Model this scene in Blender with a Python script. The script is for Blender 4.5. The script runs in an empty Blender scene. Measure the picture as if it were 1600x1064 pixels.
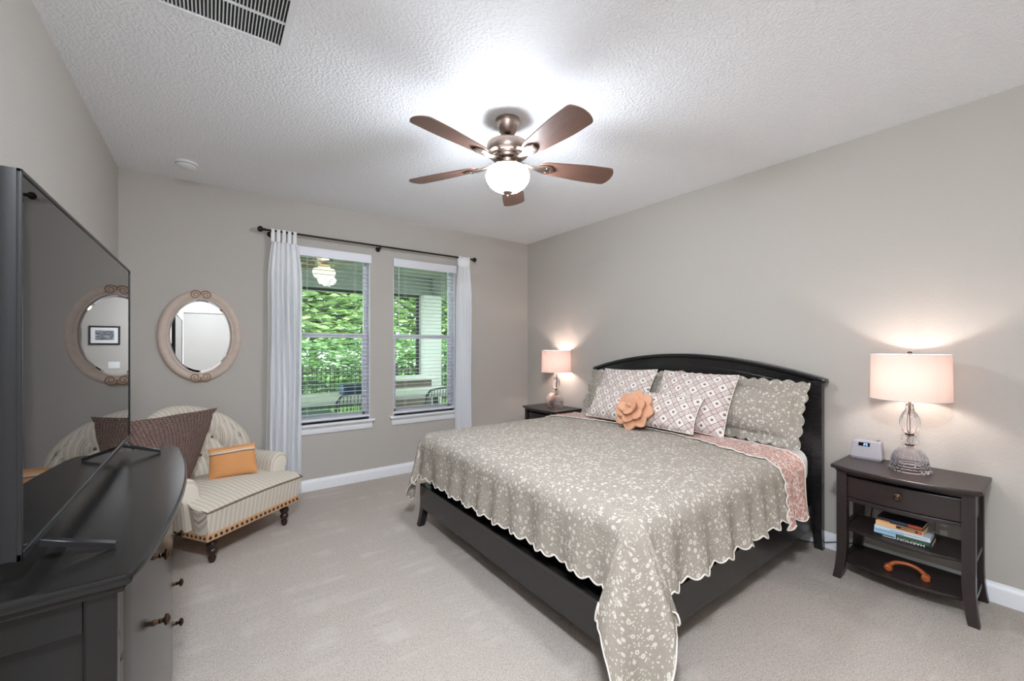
import bpy, bmesh, math, random
from mathutils import Vector, Matrix, noise
random.seed(7)
PI = math.pi
sc = bpy.context.scene
COL = sc.collection

# ------------------------------------------------------------------ camera
CZ = 1.3823
cam_d = bpy.data.cameras.new('camera')
cam = bpy.data.objects.new('camera', cam_d)
COL.objects.link(cam)
cam.location = (0, 0, CZ)
cam.rotation_euler = (PI/2, 0, -math.radians(36.265))
cam_d.sensor_width = 36
cam_d.lens = 642/1600*36
cam_d.shift_y = 9.3/1600
cam_d.clip_start = 0.02
sc.camera = cam

# ------------------------------------------------------------------ world, sun, exposure
w = bpy.data.worlds.new('sky')
sc.world = w
w.use_nodes = True
nt = w.node_tree
bg = nt.nodes['Background']
bg.inputs[0].default_value = (0.86, 0.94, 1.0, 1)
bg.inputs[1].default_value = 1.9
sd = bpy.data.lights.new('sun', 'SUN')
sd.energy = 3.0
sd.angle = math.radians(3)
sd.color = (1, .95, .85)
sun = bpy.data.objects.new('sun', sd)
COL.objects.link(sun)
sun.rotation_euler = (math.radians(40), 0, math.radians(-20))
vs = sc.view_settings
vs.view_transform = 'Standard'
vs.look = 'None'
vs.gamma = 1
vs.use_curve_mapping = False
vs.exposure = 1.02
sc.cycles.use_denoising = True
sc.cycles.max_bounces = 14
sc.cycles.diffuse_bounces = 8
sc.cycles.transparent_max_bounces = 24
sc.cycles.sample_clamp_indirect = 6

BOWL_L = 52
LAMP_POWER = 3.3
PATIO_POWER = 12
FILL_L = 160  # strength of the added fill light above the camera

# ------------------------------------------------------------------ helpers
def S(r, g, b):
    def l(c):
        c /= 255
        return c/12.92 if c <= .04045 else ((c+.055)/1.055)**2.4
    return (l(r), l(g), l(b), 1)

class N:
    """small node-tree helper"""
    def __init__(s, name):
        s.m = bpy.data.materials.new(name)
        s.m.use_nodes = True
        s.t = s.m.node_tree
        s.b = s.t.nodes['Principled BSDF']
        s.out = s.t.nodes['Material Output']
    def n(s, typ, **kw):
        x = s.t.nodes.new(typ)
        for k, v in kw.items():
            setattr(x, k, v)
        return x
    def l(s, a, b):
        s.t.links.new(a, b)
    def math(s, op, a, b=None, c=None):
        x = s.n('ShaderNodeMath', operation=op)
        for i, v in enumerate((a, b, c)):
            if v is None: continue
            if hasattr(v, 'links'): s.l(v, x.inputs[i])
            else: x.inputs[i].default_value = v
        return x.outputs[0]
    def mix(s, f, a, b):
        x = s.n('ShaderNodeMix', data_type='RGBA')
        for i, v in ((0, f), (6, a), (7, b)):
            if hasattr(v, 'links'): s.l(v, x.inputs[i])
            else: x.inputs[i].default_value = v
        return x.outputs[2]
    def ramp(s, f, stops, interp='LINEAR'):
        x = s.n('ShaderNodeValToRGB')
        x.color_ramp.interpolation = interp
        e = x.color_ramp.elements
        while len(e) < len(stops): e.new(0.5)
        for k, (p, c) in zip(e, stops):
            k.position = p
            k.color = c if hasattr(c, '__len__') else (c, c, c, 1)
        s.l(f, x.inputs[0])
        return x.outputs[0]
    def coord(s, kind='Object', scale=(1, 1, 1), rot=(0, 0, 0)):
        t = s.n('ShaderNodeTexCoord')
        mp = s.n('ShaderNodeMapping')
        mp.inputs['Scale'].default_value = scale
        mp.inputs['Rotation'].default_value = rot
        s.l(t.outputs[kind], mp.inputs[0])
        return mp.outputs[0]
    def noise(s, v, scale, detail=3, rough=.5):
        x = s.n('ShaderNodeTexNoise')
        x.inputs['Scale'].default_value = scale
        x.inputs['Detail'].default_value = detail
        x.inputs['Roughness'].default_value = rough
        if v is not None: s.l(v, x.inputs['Vector'])
        return x.outputs[0]
    def voro(s, v, scale, feature='F1', rand=1):
        x = s.n('ShaderNodeTexVoronoi', feature=feature)
        x.inputs['Scale'].default_value = scale
        x.inputs['Randomness'].default_value = rand
        s.l(v, x.inputs['Vector'])
        return x
    def bump(s, h, strength=.3, dist=.01):
        x = s.n('ShaderNodeBump')
        x.inputs['Strength'].default_value = strength
        x.inputs['Distance'].default_value = dist
        s.l(h, x.inputs['Height'])
        s.l(x.outputs[0], s.b.inputs['Normal'])
    def col(s, c):
        if hasattr(c, 'links'): s.l(c, s.b.inputs['Base Color'])
        else: s.b.inputs['Base Color'].default_value = c
    def set(s, **kw):
        for k, v in kw.items():
            s.b.inputs[k.replace('_', ' ')].default_value = v
        return s

def plain(name, c, rough=.5, metal=0, spec=.5, nz=0, nscale=30, bmp=0):
    x = N(name)
    x.set(Roughness=rough, Metallic=metal)
    x.b.inputs['Specular IOR Level'].default_value = spec
    if nz:
        v = x.coord()
        f = x.noise(v, nscale)
        d = tuple(q*(1-nz) for q in c[:3])+(1,)
        e = tuple(min(1, q*(1+nz)) for q in c[:3])+(1,)
        x.col(x.mix(f, d, e))
        if bmp: x.bump(f, bmp, .002)
    else:
        x.col(c)
    return x.m

M = {}
# walls: orange peel paint
def wallmat(name, c, bscale, bstr, dist, rough=.85):
    x = N(name); v = x.coord()
    x.col(c); x.set(Roughness=rough); x.b.inputs['Specular IOR Level'].default_value = .25
    h = x.noise(v, bscale, 2)
    h2 = x.ramp(h, [(.42, 0.0), (.62, 1.0)])
    x.bump(h2, bstr, dist)
    return x.m
M['wall'] = wallmat('wall_paint', S(188, 183, 176), 95, .12, .003)
M['ceil'] = wallmat('ceiling_paint', S(243, 245, 248), 75, .5, .006)
M['trim'] = plain('white_trim_paint', S(236, 238, 241), .4, nz=.02)
M['vinyl'] = plain('white_vinyl', S(232, 233, 240), .35, nz=.02)
# carpet
x = N('carpet_pile'); v = x.coord()
f1 = x.noise(v, 150, 3, .8); f2 = x.noise(v, 45, 3, .6)
vm = x.coord('Object', (.7, 5, 1), (0, 0, .8)); f3 = x.noise(vm, 1.6, 3, .6)
vm2 = x.coord('Object', (5, 1.1, 1), (0, 0, .35)); f4 = x.noise(vm2, 1.3, 2, .5)
c1 = x.mix(x.ramp(f1, [(.3, 0.), (.7, 1.)]), S(150, 138, 129), S(228, 218, 208))
c2 = x.mix(x.math('MULTIPLY', x.ramp(f2, [(.35, 0.), (.7, 1.)]), .35), c1, S(218, 208, 198))
st = x.math('MULTIPLY', x.ramp(f3, [(.5, 0.), (.62, 1.)]), x.ramp(f4, [(.45, 0.), (.6, 1.)]))
c3 = x.mix(x.math('MULTIPLY', st, .42), c2, S(222, 213, 204))
x.col(c3); x.set(Roughness=1.0); x.b.inputs['Specular IOR Level'].default_value = .05
x.bump(x.math('ADD', f1, x.math('MULTIPLY', f2, .6)), .7, .012)
M['carpet'] = x.m
# dark espresso wood
def dark(name, a, b, rough, spec=.5):
    x = N(name); v = x.coord('Object', (1, 1, 14))
    f = x.noise(v, 9, 4, .6)
    x.col(x.mix(f, a, b)); x.set(Roughness=rough)
    x.b.inputs['Specular IOR Level'].default_value = spec
    return x.m
M['espresso'] = dark('espresso_wood', S(38, 30, 30), S(52, 42, 41), .34)
M['blackwood'] = dark('black_satin_wood', S(20, 19, 19), S(28, 27, 26), .2, .36)
M['bedwood'] = dark('bed_black_wood', S(30, 28, 28), S(38, 36, 36), .22, .55)
M['turned'] = plain('turned_dark_wood', S(48, 30, 24), .3, nz=.25, nscale=20)
M['black'] = plain('black_plastic', S(24, 24, 26), .35)
M['screen'] = plain('television_glass', S(8, 8, 10), .015, spec=.62)
M['blackcloth'] = plain('black_platform', S(14, 14, 15), .9, spec=.1)
M['bronze'] = plain('oil_rubbed_bronze', S(46, 38, 34), .35, .7, nz=.2)
M['brass'] = plain('antique_brass', S(84, 64, 50), .35, .9, nz=.3, nscale=60)
x = N('brushed_nickel'); v = x.coord('Object', (1, 1, 30))
x.col(x.mix(x.noise(v, 20), S(150, 132, 122), S(182, 165, 154))); x.set(Roughness=.3, Metallic=1.0)
M['nickel'] = x.m
x = N('fan_blade_wood'); v = x.coord('UV', (2.5, 34, 1))
f = x.noise(v, 3, 5, .65)
x.col(x.mix(f, S(80, 54, 45), S(128, 94, 80))); x.set(Roughness=.45)
M['blade'] = x.m
M['darkedge'] = plain('blade_edge', S(60, 42, 38), .5)
def emis(name, c, s, rough=.4, base=None):
    x = N(name)
    x.col(base or c); x.set(Roughness=rough)
    x.b.inputs['Emission Color'].default_value = c
    x.b.inputs['Emission Strength'].default_value = s
    return x.m
M['bowl'] = emis('lit_frosted_glass', (.93, 1, 1.10, 1), BOWL_L, .3, S(90, 88, 80))
M['patiobowl'] = emis('lit_amber_glass', S(255, 240, 190), 1.2, .3, S(90, 88, 80))
# lamp shade: woven linen, thin, lets the bulb glow through
x = N('linen_shade'); v = x.coord('UV', (1, 1, 1))
ns = x.noise(x.coord('UV', (40, 900, 1)), 1, 2); ns2 = x.noise(x.coord('UV', (900, 40, 1)), 1, 2)
wv = x.math('ADD', ns, ns2)
cc = x.mix(x.ramp(wv, [(.7, 0.), (1.3, 1.)]), S(222, 190, 178), S(242, 214, 202))
x.t.nodes.remove(x.b)
df = x.n('ShaderNodeBsdfDiffuse'); tr = x.n('ShaderNodeBsdfTranslucent'); mx = x.n('ShaderNodeMixShader')
x.l(cc, df.inputs[0]); x.l(cc, tr.inputs[0]); mx.inputs[0].default_value = .088
x.l(df.outputs[0], mx.inputs[1]); x.l(tr.outputs[0], mx.inputs[2]); x.l(mx.outputs[0], x.out.inputs[0])
M['shade'] = x.m
# sheer curtain
x = N('sheer_voile'); x.t.nodes.remove(x.b)
df = x.n('ShaderNodeBsdfDiffuse'); df.inputs[0].default_value = S(250, 251, 253)
tr = x.n('ShaderNodeBsdfTranslucent'); tr.inputs[0].default_value = S(240, 243, 248)
tp = x.n('ShaderNodeBsdfTransparent')
m1 = x.n('ShaderNodeMixShader'); m1.inputs[0].default_value = .1
m2 = x.n('ShaderNodeMixShader'); m2.inputs[0].default_value = .07
x.l(df.outputs[0], m1.inputs[1]); x.l(tr.outputs[0], m1.inputs[2])
x.l(m1.outputs[0], m2.inputs[1]); x.l(tp.outputs[0], m2.inputs[2]); x.l(m2.outputs[0], x.out.inputs[0])
M['sheer'] = x.m
# window glass
x = N('window_glass'); x.t.nodes.remove(x.b)
tp = x.n('ShaderNodeBsdfTransparent'); tp.inputs[0].default_value = (.9, .97, .93, 1)
gl = x.n('ShaderNodeBsdfGlossy'); gl.inputs['Roughness'].default_value = .01
fr = x.n('ShaderNodeFresnel'); fr.inputs[0].default_value = 1.35
m1 = x.n('ShaderNodeMixShader')
x.l(fr.outputs[0], m1.inputs[0]); x.l(tp.outputs[0], m1.inputs[1]); x.l(gl.outputs[0], m1.inputs[2])
x.l(m1.outputs[0], x.out.inputs[0])
M['glass'] = x.m
x = N('cut_crystal'); x.col((.97, .95, .99, 1)); x.set(Roughness=.02, IOR=1.45)
x.b.inputs['Transmission Weight'].default_value = 1
M['crystal'] = x.m
M['mirror'] = plain('silvered_mirror', (.93, .94, .94, 1), .005, 1)
# upholstery: ticking stripes along one local axis
def ticking(name, axis):
    x = N(name); t = x.n('ShaderNodeTexCoord'); sp = x.n('ShaderNodeSeparateXYZ')
    x.l(t.outputs['Object'], sp.inputs[0])
    c = sp.outputs[axis]
    f = x.math('FRACT', x.math('MULTIPLY', c, 1/.0165))
    a = x.math('LESS_THAN', x.math('ABSOLUTE', x.math('SUBTRACT', f, .5)), .16)
    f2 = x.math('FRACT', x.math('MULTIPLY', c, 1/.033))
    b = x.math('LESS_THAN', x.math('ABSOLUTE', x.math('SUBTRACT', f2, .5)), .05)
    k = x.mix(a, S(222, 214, 200), S(200, 190, 174))
    k = x.mix(b, k, S(172, 160, 144))
    x.col(k); x.set(Roughness=.9); x.b.inputs['Specular IOR Level'].default_value = .1
    x.bump(x.noise(t.outputs['Object'], 400, 2), .15, .002)
    return x.m
M['tickx'] = ticking('ticking_stripe_lengthwise', 0)
M['ticky'] = ticking('ticking_stripe_crosswise', 1)
M['piping'] = plain('taupe_piping', S(132, 116, 98), .9, spec=.1)
M['burlap'] = plain('burlap_trim', S(196, 158, 122), .95, nz=.18, nscale=160, bmp=.3, spec=.1)
M['nail'] = plain('dark_nailhead', S(70, 44, 34), .4, .4)
# quilt print: taupe ground with cream ring flowers
x = N('flower_print_cotton'); v0 = x.coord('UV')
nz = x.n('ShaderNodeTexNoise'); nz.inputs['Scale'].default_value = 14; x.l(v0, nz.inputs['Vector'])
vm = x.n('ShaderNodeVectorMath', operation='MULTIPLY_ADD')
x.l(nz.outputs['Color'], vm.inputs[0]); vm.inputs[1].default_value = (.02, .02, 0); x.l(v0, vm.inputs[2])
v = vm.outputs[0]
a = x.voro(v0, 36, rand=.75).outputs['Distance']; b = x.voro(v, 84, rand=.9).outputs['Distance']
msk = x.noise(v0, 9, 2)
base, crm = S(160, 152, 141), S(208, 202, 192)
ring = x.ramp(a, [(0.0, 0.05), (.11, 0.05), (.16, 1.0), (.29, 1.0), (.35, 0.0), (1.0, 0.0)])
sm = x.math('MULTIPLY', x.ramp(b, [(0.0, .9), (.26, .9), (.34, 0.0)]), x.ramp(msk, [(.36, 0.), (.46, 1.)]))
sm2 = x.math('MULTIPLY', x.ramp(b, [(0.0, .75), (.15, .75), (.22, 0.0)]), .6)
k = x.mix(x.math('MAXIMUM', ring, x.math('MAXIMUM', sm, sm2)), base, crm)
x.col(k); x.set(Roughness=.95); x.b.inputs['Specular IOR Level'].default_value = .1
hq = x.voro(v0, 26, 'SMOOTH_F1', .7).outputs['Distance']
x.bump(x.math('ADD', x.math('MULTIPLY', hq, -1), x.noise(v0, 60, 3)), .35, .008)
M['quilt'] = x.m
M['binding'] = plain('cream_binding', S(228, 222, 212), .9, spec=.1)
# pink reverse
x = N('rose_print_cotton'); v0 = x.coord('UV')
nz = x.n('ShaderNodeTexNoise'); nz.inputs['Scale'].default_value = 22; x.l(v0, nz.inputs['Vector'])
vm = x.n('ShaderNodeVectorMath', operation='MULTIPLY_ADD')
x.l(nz.outputs['Color'], vm.inputs[0]); vm.inputs[1].default_value = (.06, .06, 0); x.l(v0, vm.inputs[2])
d = x.voro(vm.outputs[0], 38, 'DISTANCE_TO_EDGE').outputs['Distance']
e = x.voro(vm.outputs[0], 70).outputs['Distance']
k = x.mix(x.ramp(d, [(.04, 1.), (.10, 0.)]), S(178, 136, 127), S(222, 204, 194))
k = x.mix(x.ramp(e, [(.16, 1.), (.26, 0.)]), k, S(218, 200, 190))
x.col(k); x.set(Roughness=.95); x.bump(x.noise(v0, 50, 3), .4, .006)
M['rose'] = x.m
# block-print diamonds
x = N('diamond_block_print'); v = x.coord('UV', (1, 1, 1), (0, 0, PI/4+.06))
sp = x.n('ShaderNodeSeparateXYZ'); x.l(v, sp.inputs[0])
P = .092
def cell(o):
    f = x.math('FRACT', x.math('ADD', x.math('DIVIDE', o, P), 50))
    return f
fu, fv = cell(sp.outputs[0]), cell(sp.outputs[1])
def near(f, c, wd):
    return x.math('LESS_THAN', x.math('ABSOLUTE', x.math('SUBTRACT', f, c)), wd)
lines = x.math('MAXIMUM', x.math('MAXIMUM', near(fu, .06, .018), near(fu, .44, .018)),
               x.math('MAXIMUM', near(fv, .06, .018), near(fv, .44, .018)))
bu, bv = near(fu, .25, .17), near(fv, .25, .17)
sq = x.math('MULTIPLY', x.math('SUBTRACT', 1, bu), x.math('SUBTRACT', 1, bv))
band = x.math('MAXIMUM', bu, bv)
du = x.math('SUBTRACT', fu, .75); dv = x.math('SUBTRACT', fv, .75)
rr = x.math('SQRT', x.math('ADD', x.math('MULTIPLY', du, du), x.math('MULTIPLY', dv, dv)))
dot = x.math('LESS_THAN', x.math('ADD', rr, x.math('MULTIPLY', x.noise(v, 160, 2), .16)), .18)
spk = x.math('MULTIPLY', band, x.math('GREATER_THAN', x.noise(v, 130, 2), .56))
tint = x.mix(x.noise(x.coord('UV'), 5, 2), S(220, 210, 202), S(214, 194, 187))
k = x.mix(sq, tint, S(228, 222, 214))
k = x.mix(x.math('MULTIPLY', spk, .7), k, S(158, 128, 124))
k = x.mix(dot, k, x.mix(x.noise(v, 40), S(150, 96, 80), S(112, 100, 112)))
k = x.mix(lines, k, S(110, 92, 90))
x.col(k); x.set(Roughness=.95); x.b.inputs['Specular IOR Level'].default_value = .1
x.bump(x.noise(v, 300, 2), .12, .002)
M['diamond'] = x.m
# chunky knit
x = N('chunky_knit_wool'); t = x.coord('UV'); sp = x.n('ShaderNodeSeparateXYZ'); x.l(t, sp.inputs[0])
u = x.math('MULTIPLY', sp.outputs[0], 2*PI/.026)
vv = x.math('MULTIPLY', sp.outputs[1], 2*PI/.017)
row = x.math('SINE', u)
h = x.math('MULTIPLY', x.math('ABSOLUTE', x.math('SINE', x.math('MULTIPLY', u, .5))),
           x.math('ADD', .55, x.math('MULTIPLY', x.math('SINE', x.math('ADD', vv, x.math('MULTIPLY', row, 1.2))), .45)))
x.col(x.mix(x.ramp(h, [(.03, 0.), (.30, 1.)]), S(92, 70, 64), S(160, 135, 126)))
x.set(Roughness=1.0); x.b.inputs['Specular IOR Level'].default_value = .05
x.bump(h, 1.0, .012)
M['knit'] = x.m
# orange cotton with woven stripes near the top edge
x = N('orange_cotton'); t = x.coord('UV'); sp = x.n('ShaderNodeSeparateXYZ'); x.l(t, sp.inputs[0])
yv = sp.outputs[1]
def strip(c, wd): return x.math('LESS_THAN', x.math('ABSOLUTE', x.math('SUBTRACT', yv, c)), wd)
k = x.mix(x.noise(x.coord('UV', (300, 30, 1)), 1, 2), S(206, 142, 90), S(226, 166, 112))
k = x.mix(strip(.070, .006), k, S(222, 206, 184)); k = x.mix(strip(.056, .004), k, S(120, 112, 104))
k = x.mix(strip(.085, .003), k, S(228, 190, 150))
x.col(k); x.set(Roughness=.95); x.b.inputs['Specular IOR Level'].default_value = .1
x.bump(x.noise(x.coord('UV'), 200, 2), .25, .003)
M['orange'] = x.m
M['peach'] = plain('peach_felt', S(216, 164, 132), .95, nz=.06, nscale=25, bmp=.2, spec=.1)
M['white_cloth'] = plain('white_sheet', S(236, 238, 240), .9, nz=.03, nscale=40, bmp=.3, spec=.1)
x = N('limewashed_wood'); v = x.coord('Object', (1, 1, 1))
f = x.noise(v, 26, 4, .6)
x.col(x.mix(f, S(190, 170, 156), S(214, 198, 184))); x.set(Roughness=.6); x.bump(f, .15, .004)
M['limewash'] = x.m
M['scroll'] = plain('gilded_scroll', S(160, 128, 102), .5, nz=.2)
M['silver'] = plain('silver_plastic', S(156, 154, 160), .4, nz=.03)
M['display'] = plain('dark_display', S(8, 10, 22), .1)
M['digit'] = emis('blue_digits', S(120, 170, 255), 1.6)
M['paper'] = plain('book_pages', S(222, 210, 190), .9, nz=.06, nscale=90)
M['shell'] = plain('pink_shell', S(214, 184, 166), .35, nz=.2, nscale=24, bmp=.3)
x = N('amber_wood'); f = x.noise(x.coord('Object', (3, 20, 20)), 4, 4)
x.col(x.mix(f, S(128, 58, 24), S(186, 98, 48))); x.set(Roughness=.3)
M['amber'] = x.m
M['doorpaint'] = plain('white_door_paint', S(162, 159, 154), .45, nz=.01)
M['cord'] = plain('black_rubber_cord', S(30, 30, 30), .6)
M['white'] = plain('white_plastic', S(235, 235, 235), .4)
M['dark'] = plain('duct_dark', S(46, 44, 44), .9)
# outdoors
M['stucco'] = plain('white_stucco', S(226, 226, 222), .9, nz=.04, nscale=50, bmp=.2)
M['patioceil'] = plain('patio_ceiling_paint', S(150, 158, 150), .9, nz=.03)
M['paver'] = plain('patio_paver', S(170, 160, 148), .9, nz=.15, nscale=6)
M['grass'] = plain('lawn_green', S(90, 128, 58), .95, nz=.35, nscale=8)
M['alum'] = plain('bronze_aluminium', S(40, 44, 46), .5)
M['fence'] = plain('black_metal_fence', S(28, 32, 32), .5)
M['tabletop'] = plain('white_table', S(232, 230, 224), .5, nz=.03)
M['wire'] = plain('grey_wicker', S(70, 84, 92), .6)
M['blue'] = plain('navy_plastic', S(34, 62, 104), .4)
M['stone'] = plain('counter_stone', S(120, 110, 100), .9, nz=.35, nscale=14, bmp=.3)
M['bark'] = plain('tree_bark', S(96, 80, 64), .95, nz=.3, nscale=20, bmp=.4)
def leafmat(name, c1, c2):
    x = N(name); x.t.nodes.remove(x.b)
    f = x.noise(x.coord('Object'), 1.7, 3, .7)
    c = x.mix(x.ramp(f, [(.3, 0.), (.7, 1.)]), c1, c2)
    df = x.n('ShaderNodeBsdfDiffuse'); tr = x.n('ShaderNodeBsdfTranslucent'); mx = x.n('ShaderNodeMixShader')
    mx.inputs[0].default_value = .45
    x.l(c, df.inputs[0]); x.l(c, tr.inputs[0])
    x.l(df.outputs[0], mx.inputs[1]); x.l(tr.outputs[0], mx.inputs[2]); x.l(mx.outputs[0], x.out.inputs[0])
    return x.m
M['leaf1'] = leafmat('bright_leaves', S(150, 184, 126), S(208, 224, 172))
M['leaf2'] = leafmat('mid_leaves', S(120, 160, 114), S(178, 206, 152))
M['leaf3'] = leafmat('hedge_leaves', S(84, 134, 88), S(138, 182, 118))

class MB:
    """collects shapes into ONE mesh"""
    def __init__(s):
        s.bm = bmesh.new()
        s.uv = s.bm.loops.layers.uv.new('UVMap')
    def _merge(s, t, T=None):
        if T is not None: bmesh.ops.transform(t, matrix=T, verts=t.verts)
        me = bpy.data.meshes.new('tmp'); t.to_mesh(me); t.free()
        s.bm.from_mesh(me); bpy.data.meshes.remove(me)
        return s
    def box(s, x0, x1, y0, y1, z0, z1, bev=0, seg=2, T=None):
        t = bmesh.new(); t.loops.layers.uv.new('UVMap')
        bmesh.ops.create_cube(t, size=1)
        bmesh.ops.transform(t, matrix=Matrix.Translation(((x0+x1)/2, (y0+y1)/2, (z0+z1)/2)) @
                            Matrix.Diagonal((x1-x0, y1-y0, z1-z0, 1)), verts=t.verts)
        if bev: bmesh.ops.bevel(t, geom=t.edges[:], offset=bev, segments=seg, profile=.5, affect='EDGES')
        return s._merge(t, T)
    def grid(s, f, nu, nv, wu=False, wv=False, uv=None):
        """f(a,b) with a,b in 0..1"""
        nu1, nv1 = (nu if wu else nu+1), (nv if wv else nv+1)
        V = [[s.bm.verts.new(f(i/nu, j/nv)) for j in range(nv1)] for i in range(nu1)]
        for i in range(nu):
            for j in range(nv):
                i2, j2 = (i+1) % nu1, (j+1) % nv1
                q = [V[i][j], V[i2][j], V[i2][j2], V[i][j2]]
                try: fc = s.bm.faces.new(q)
                except ValueError: continue
                pa = [(i/nu, j/nv), ((i+1)/nu, j/nv), ((i+1)/nu, (j+1)/nv), (i/nu, (j+1)/nv)]
                for lp, p in zip(fc.loops, pa):
                    lp[s.uv].uv = uv(*p) if uv else p
        return V
    def sheet(s, *a, **k):
        s.grid(*a, **k); return s
    def fan(s, ring, flip=False):
        r = ring[::-1] if flip else ring
        try: s.bm.faces.new(r)
        except ValueError: pass
    def lathe(s, prof, n=32, c=(0, 0, 0), T=None, rib=None):
        c = Vector(c)
        k = len(prof)-1
        def f(a, b):
            i = min(int(round(b*k)), k); r, z = prof[i]
            th = a*2*PI
            if rib: r = rib(r, z, th)
            p = Vector((r*math.cos(th), r*math.sin(th), z))+c
            return T @ p if T is not None else p
        s.grid(f, n, k, wu=True)
        return s
    def tube(s, path, r, n=8, closed=False, up=None):
        P = [Vector(p) for p in path]; m = len(P)
        R = r if hasattr(r, '__len__') else [r]*m
        rings = []
        prev = None
        for i in range(m):
            a = P[(i-1) % m] if (closed or i) else P[0]
            b = P[(i+1) % m] if (closed or i < m-1) else P[-1]
            t = (b-a); t = t.normalized() if t.length > 1e-9 else Vector((0, 0, 1))
            if prev is None:
                q = Vector((0, 0, 1)) if abs(t.z) < .9 else Vector((1, 0, 0))
                nn = t.cross(q).normalized()
            else:
                nn = prev-t*prev.dot(t)
                nn = nn.normalized() if nn.length > 1e-6 else t.orthogonal().normalized()
            prev = nn; bb = t.cross(nn)
            rings.append([s.bm.verts.new(P[i]+(nn*math.cos(2*PI*k/n)+bb*math.sin(2*PI*k/n))*R[i]) for k in range(n)])
        last = m if closed else m-1
        for i in range(last):
            A, B = rings[i], rings[(i+1) % m]
            for k in range(n):
                try: s.bm.faces.new((A[k], A[(k+1) % n], B[(k+1) % n], B[k]))
                except ValueError: pass
        if not closed: s.fan(rings[0], True); s.fan(rings[-1])
        return s
    def prism(s, poly, h0, h1, f=None, bev=0):
        """poly [(a,b)] extruded along c from h0 to h1; f maps (a,b,c) to a point"""
        f = f or (lambda a, b, c: (a, b, c))
        t = bmesh.new(); t.loops.layers.uv.new('UVMap')
        A = [t.verts.new(f(a, b, h0)) for a, b in poly]; B = [t.verts.new(f(a, b, h1)) for a, b in poly]
        t.faces.new(A[::-1]); t.faces.new(B)
        n = len(poly)
        for i in range(n): t.faces.new((A[i], A[(i+1) % n], B[(i+1) % n], B[i]))
        bmesh.ops.recalc_face_normals(t, faces=t.faces[:])
        if bev:
            es = [e for e in t.edges if e.calc_face_angle(0) > .5]
            bmesh.ops.bevel(t, geom=es, offset=bev, segments=2, profile=.5, affect='EDGES')
        return s._merge(t)
    def blob(s, c, rx, ry, rz, T=None, n=2):
        t = bmesh.new(); t.loops.layers.uv.new('UVMap')
        bmesh.ops.create_icosphere(t, subdivisions=n, radius=1)
        X = Matrix.Translation(c) @ (T or Matrix.Identity(4)) @ Matrix.Diagonal((rx, ry, rz, 1))
        return s._merge(t, X)
    def build(s, name, m, parent=None, angle=40, merge=True):
        if merge: bmesh.ops.remove_doubles(s.bm, verts=s.bm.verts[:], dist=1e-5)
        bmesh.ops.recalc_face_normals(s.bm, faces=s.bm.faces[:])
        for fc in s.bm.faces: fc.smooth = True
        lim = math.radians(angle)
        for e in s.bm.edges:
            if len(e.link_faces) == 2:
                q = e.calc_face_angle(0)
                if q > lim: e.smooth = False
                elif q > .2:
                    a0, a1 = sorted(f.calc_area() for f in e.link_faces)
                    if a1 > 8*a0: e.smooth = False
        me = bpy.data.meshes.new(name); s.bm.to_mesh(me); s.bm.free()
        me.materials.append(m)
        o = bpy.data.objects.new(name, me); COL.objects.link(o)
        if parent: o.parent = parent
        return o

def thing(name, label, cat, loc=(0, 0, 0), rz=0, group=None, rot=None):
    o = bpy.data.objects.new(name, None); COL.objects.link(o)
    o.location = loc
    o.rotation_euler = rot if rot else (0, 0, rz)
    o.empty_display_size = .1
    return tag(o, label, cat, group)
def tag(o, label, cat, group=None):
    o['label'] = label; o['category'] = cat
    if group: o['group'] = group
    return o
def struct(o):
    o['kind'] = 'structure'; return o
def dup(root, loc=None, rz=None, label=None, group=None):
    def cp(o, par):
        c = o.copy(); COL.objects.link(c)
        if par: c.parent = par
        for ch in o.children: cp(ch, c)
        return c
    r = cp(root, None)
    if loc is not None: r.location = loc
    if rz is not None: r.rotation_euler = (0, 0, rz)
    if label: r['label'] = label
    if group: r['group'] = group
    return r
def lerp(a, b, t): return a+(b-a)*t
def sstep(a, b, t):
    t = max(0, min(1, (t-a)/(b-a))); return t*t*(3-2*t)

# ------------------------------------------------------------------ room shell
XL, XR, YB, YF, H = -.57, 3.425, 4.317, -1.5, 2.75
W1 = (.605, 1.335); W2 = (1.585, 2.33); WZ = (.635, 2.315)
TH = .14
struct(MB().box(XL-.2, XR+.2, YF-.2, YB, -.1, 0).build('floor', M['carpet']))
struct(MB().box(XL-.2, XR+.2, YF-.2, YB+TH, H, H+.1).build('ceiling', M['ceil']))
b = MB()
for x0, x1, z0, z1 in ((XL-.2, W1[0], 0, H), (W1[0], W1[1], 0, WZ[0]), (W1[0], W1[1], WZ[1], H), (W1[1], W2[0], 0, H),
                       (W2[0], W2[1], 0, WZ[0]), (W2[0], W2[1], WZ[1], H), (W2[1], XR+.2, 0, H)):
    b.box(x0, x1, YB, YB+TH, z0, z1)
struct(b.build('wall_back', M['wall']))
struct(MB().box(XR, XR+.14, YF-.2, YB, 0, H).build('wall_right', M['wall']))
struct(MB().box(XL-.14, XL, YF-.2, YB, 0, H).build('wall_left', M['wall']))
DX0, DX1 = -.42, .44
b = MB().box(XL, DX0, YF-.14, YF, 0, H).box(DX0, DX1, YF-.14, YF, 2.04, H).box(DX1, XR, YF-.14, YF, 0, H)
struct(b.build('wall_front', M['wall']))
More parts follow.
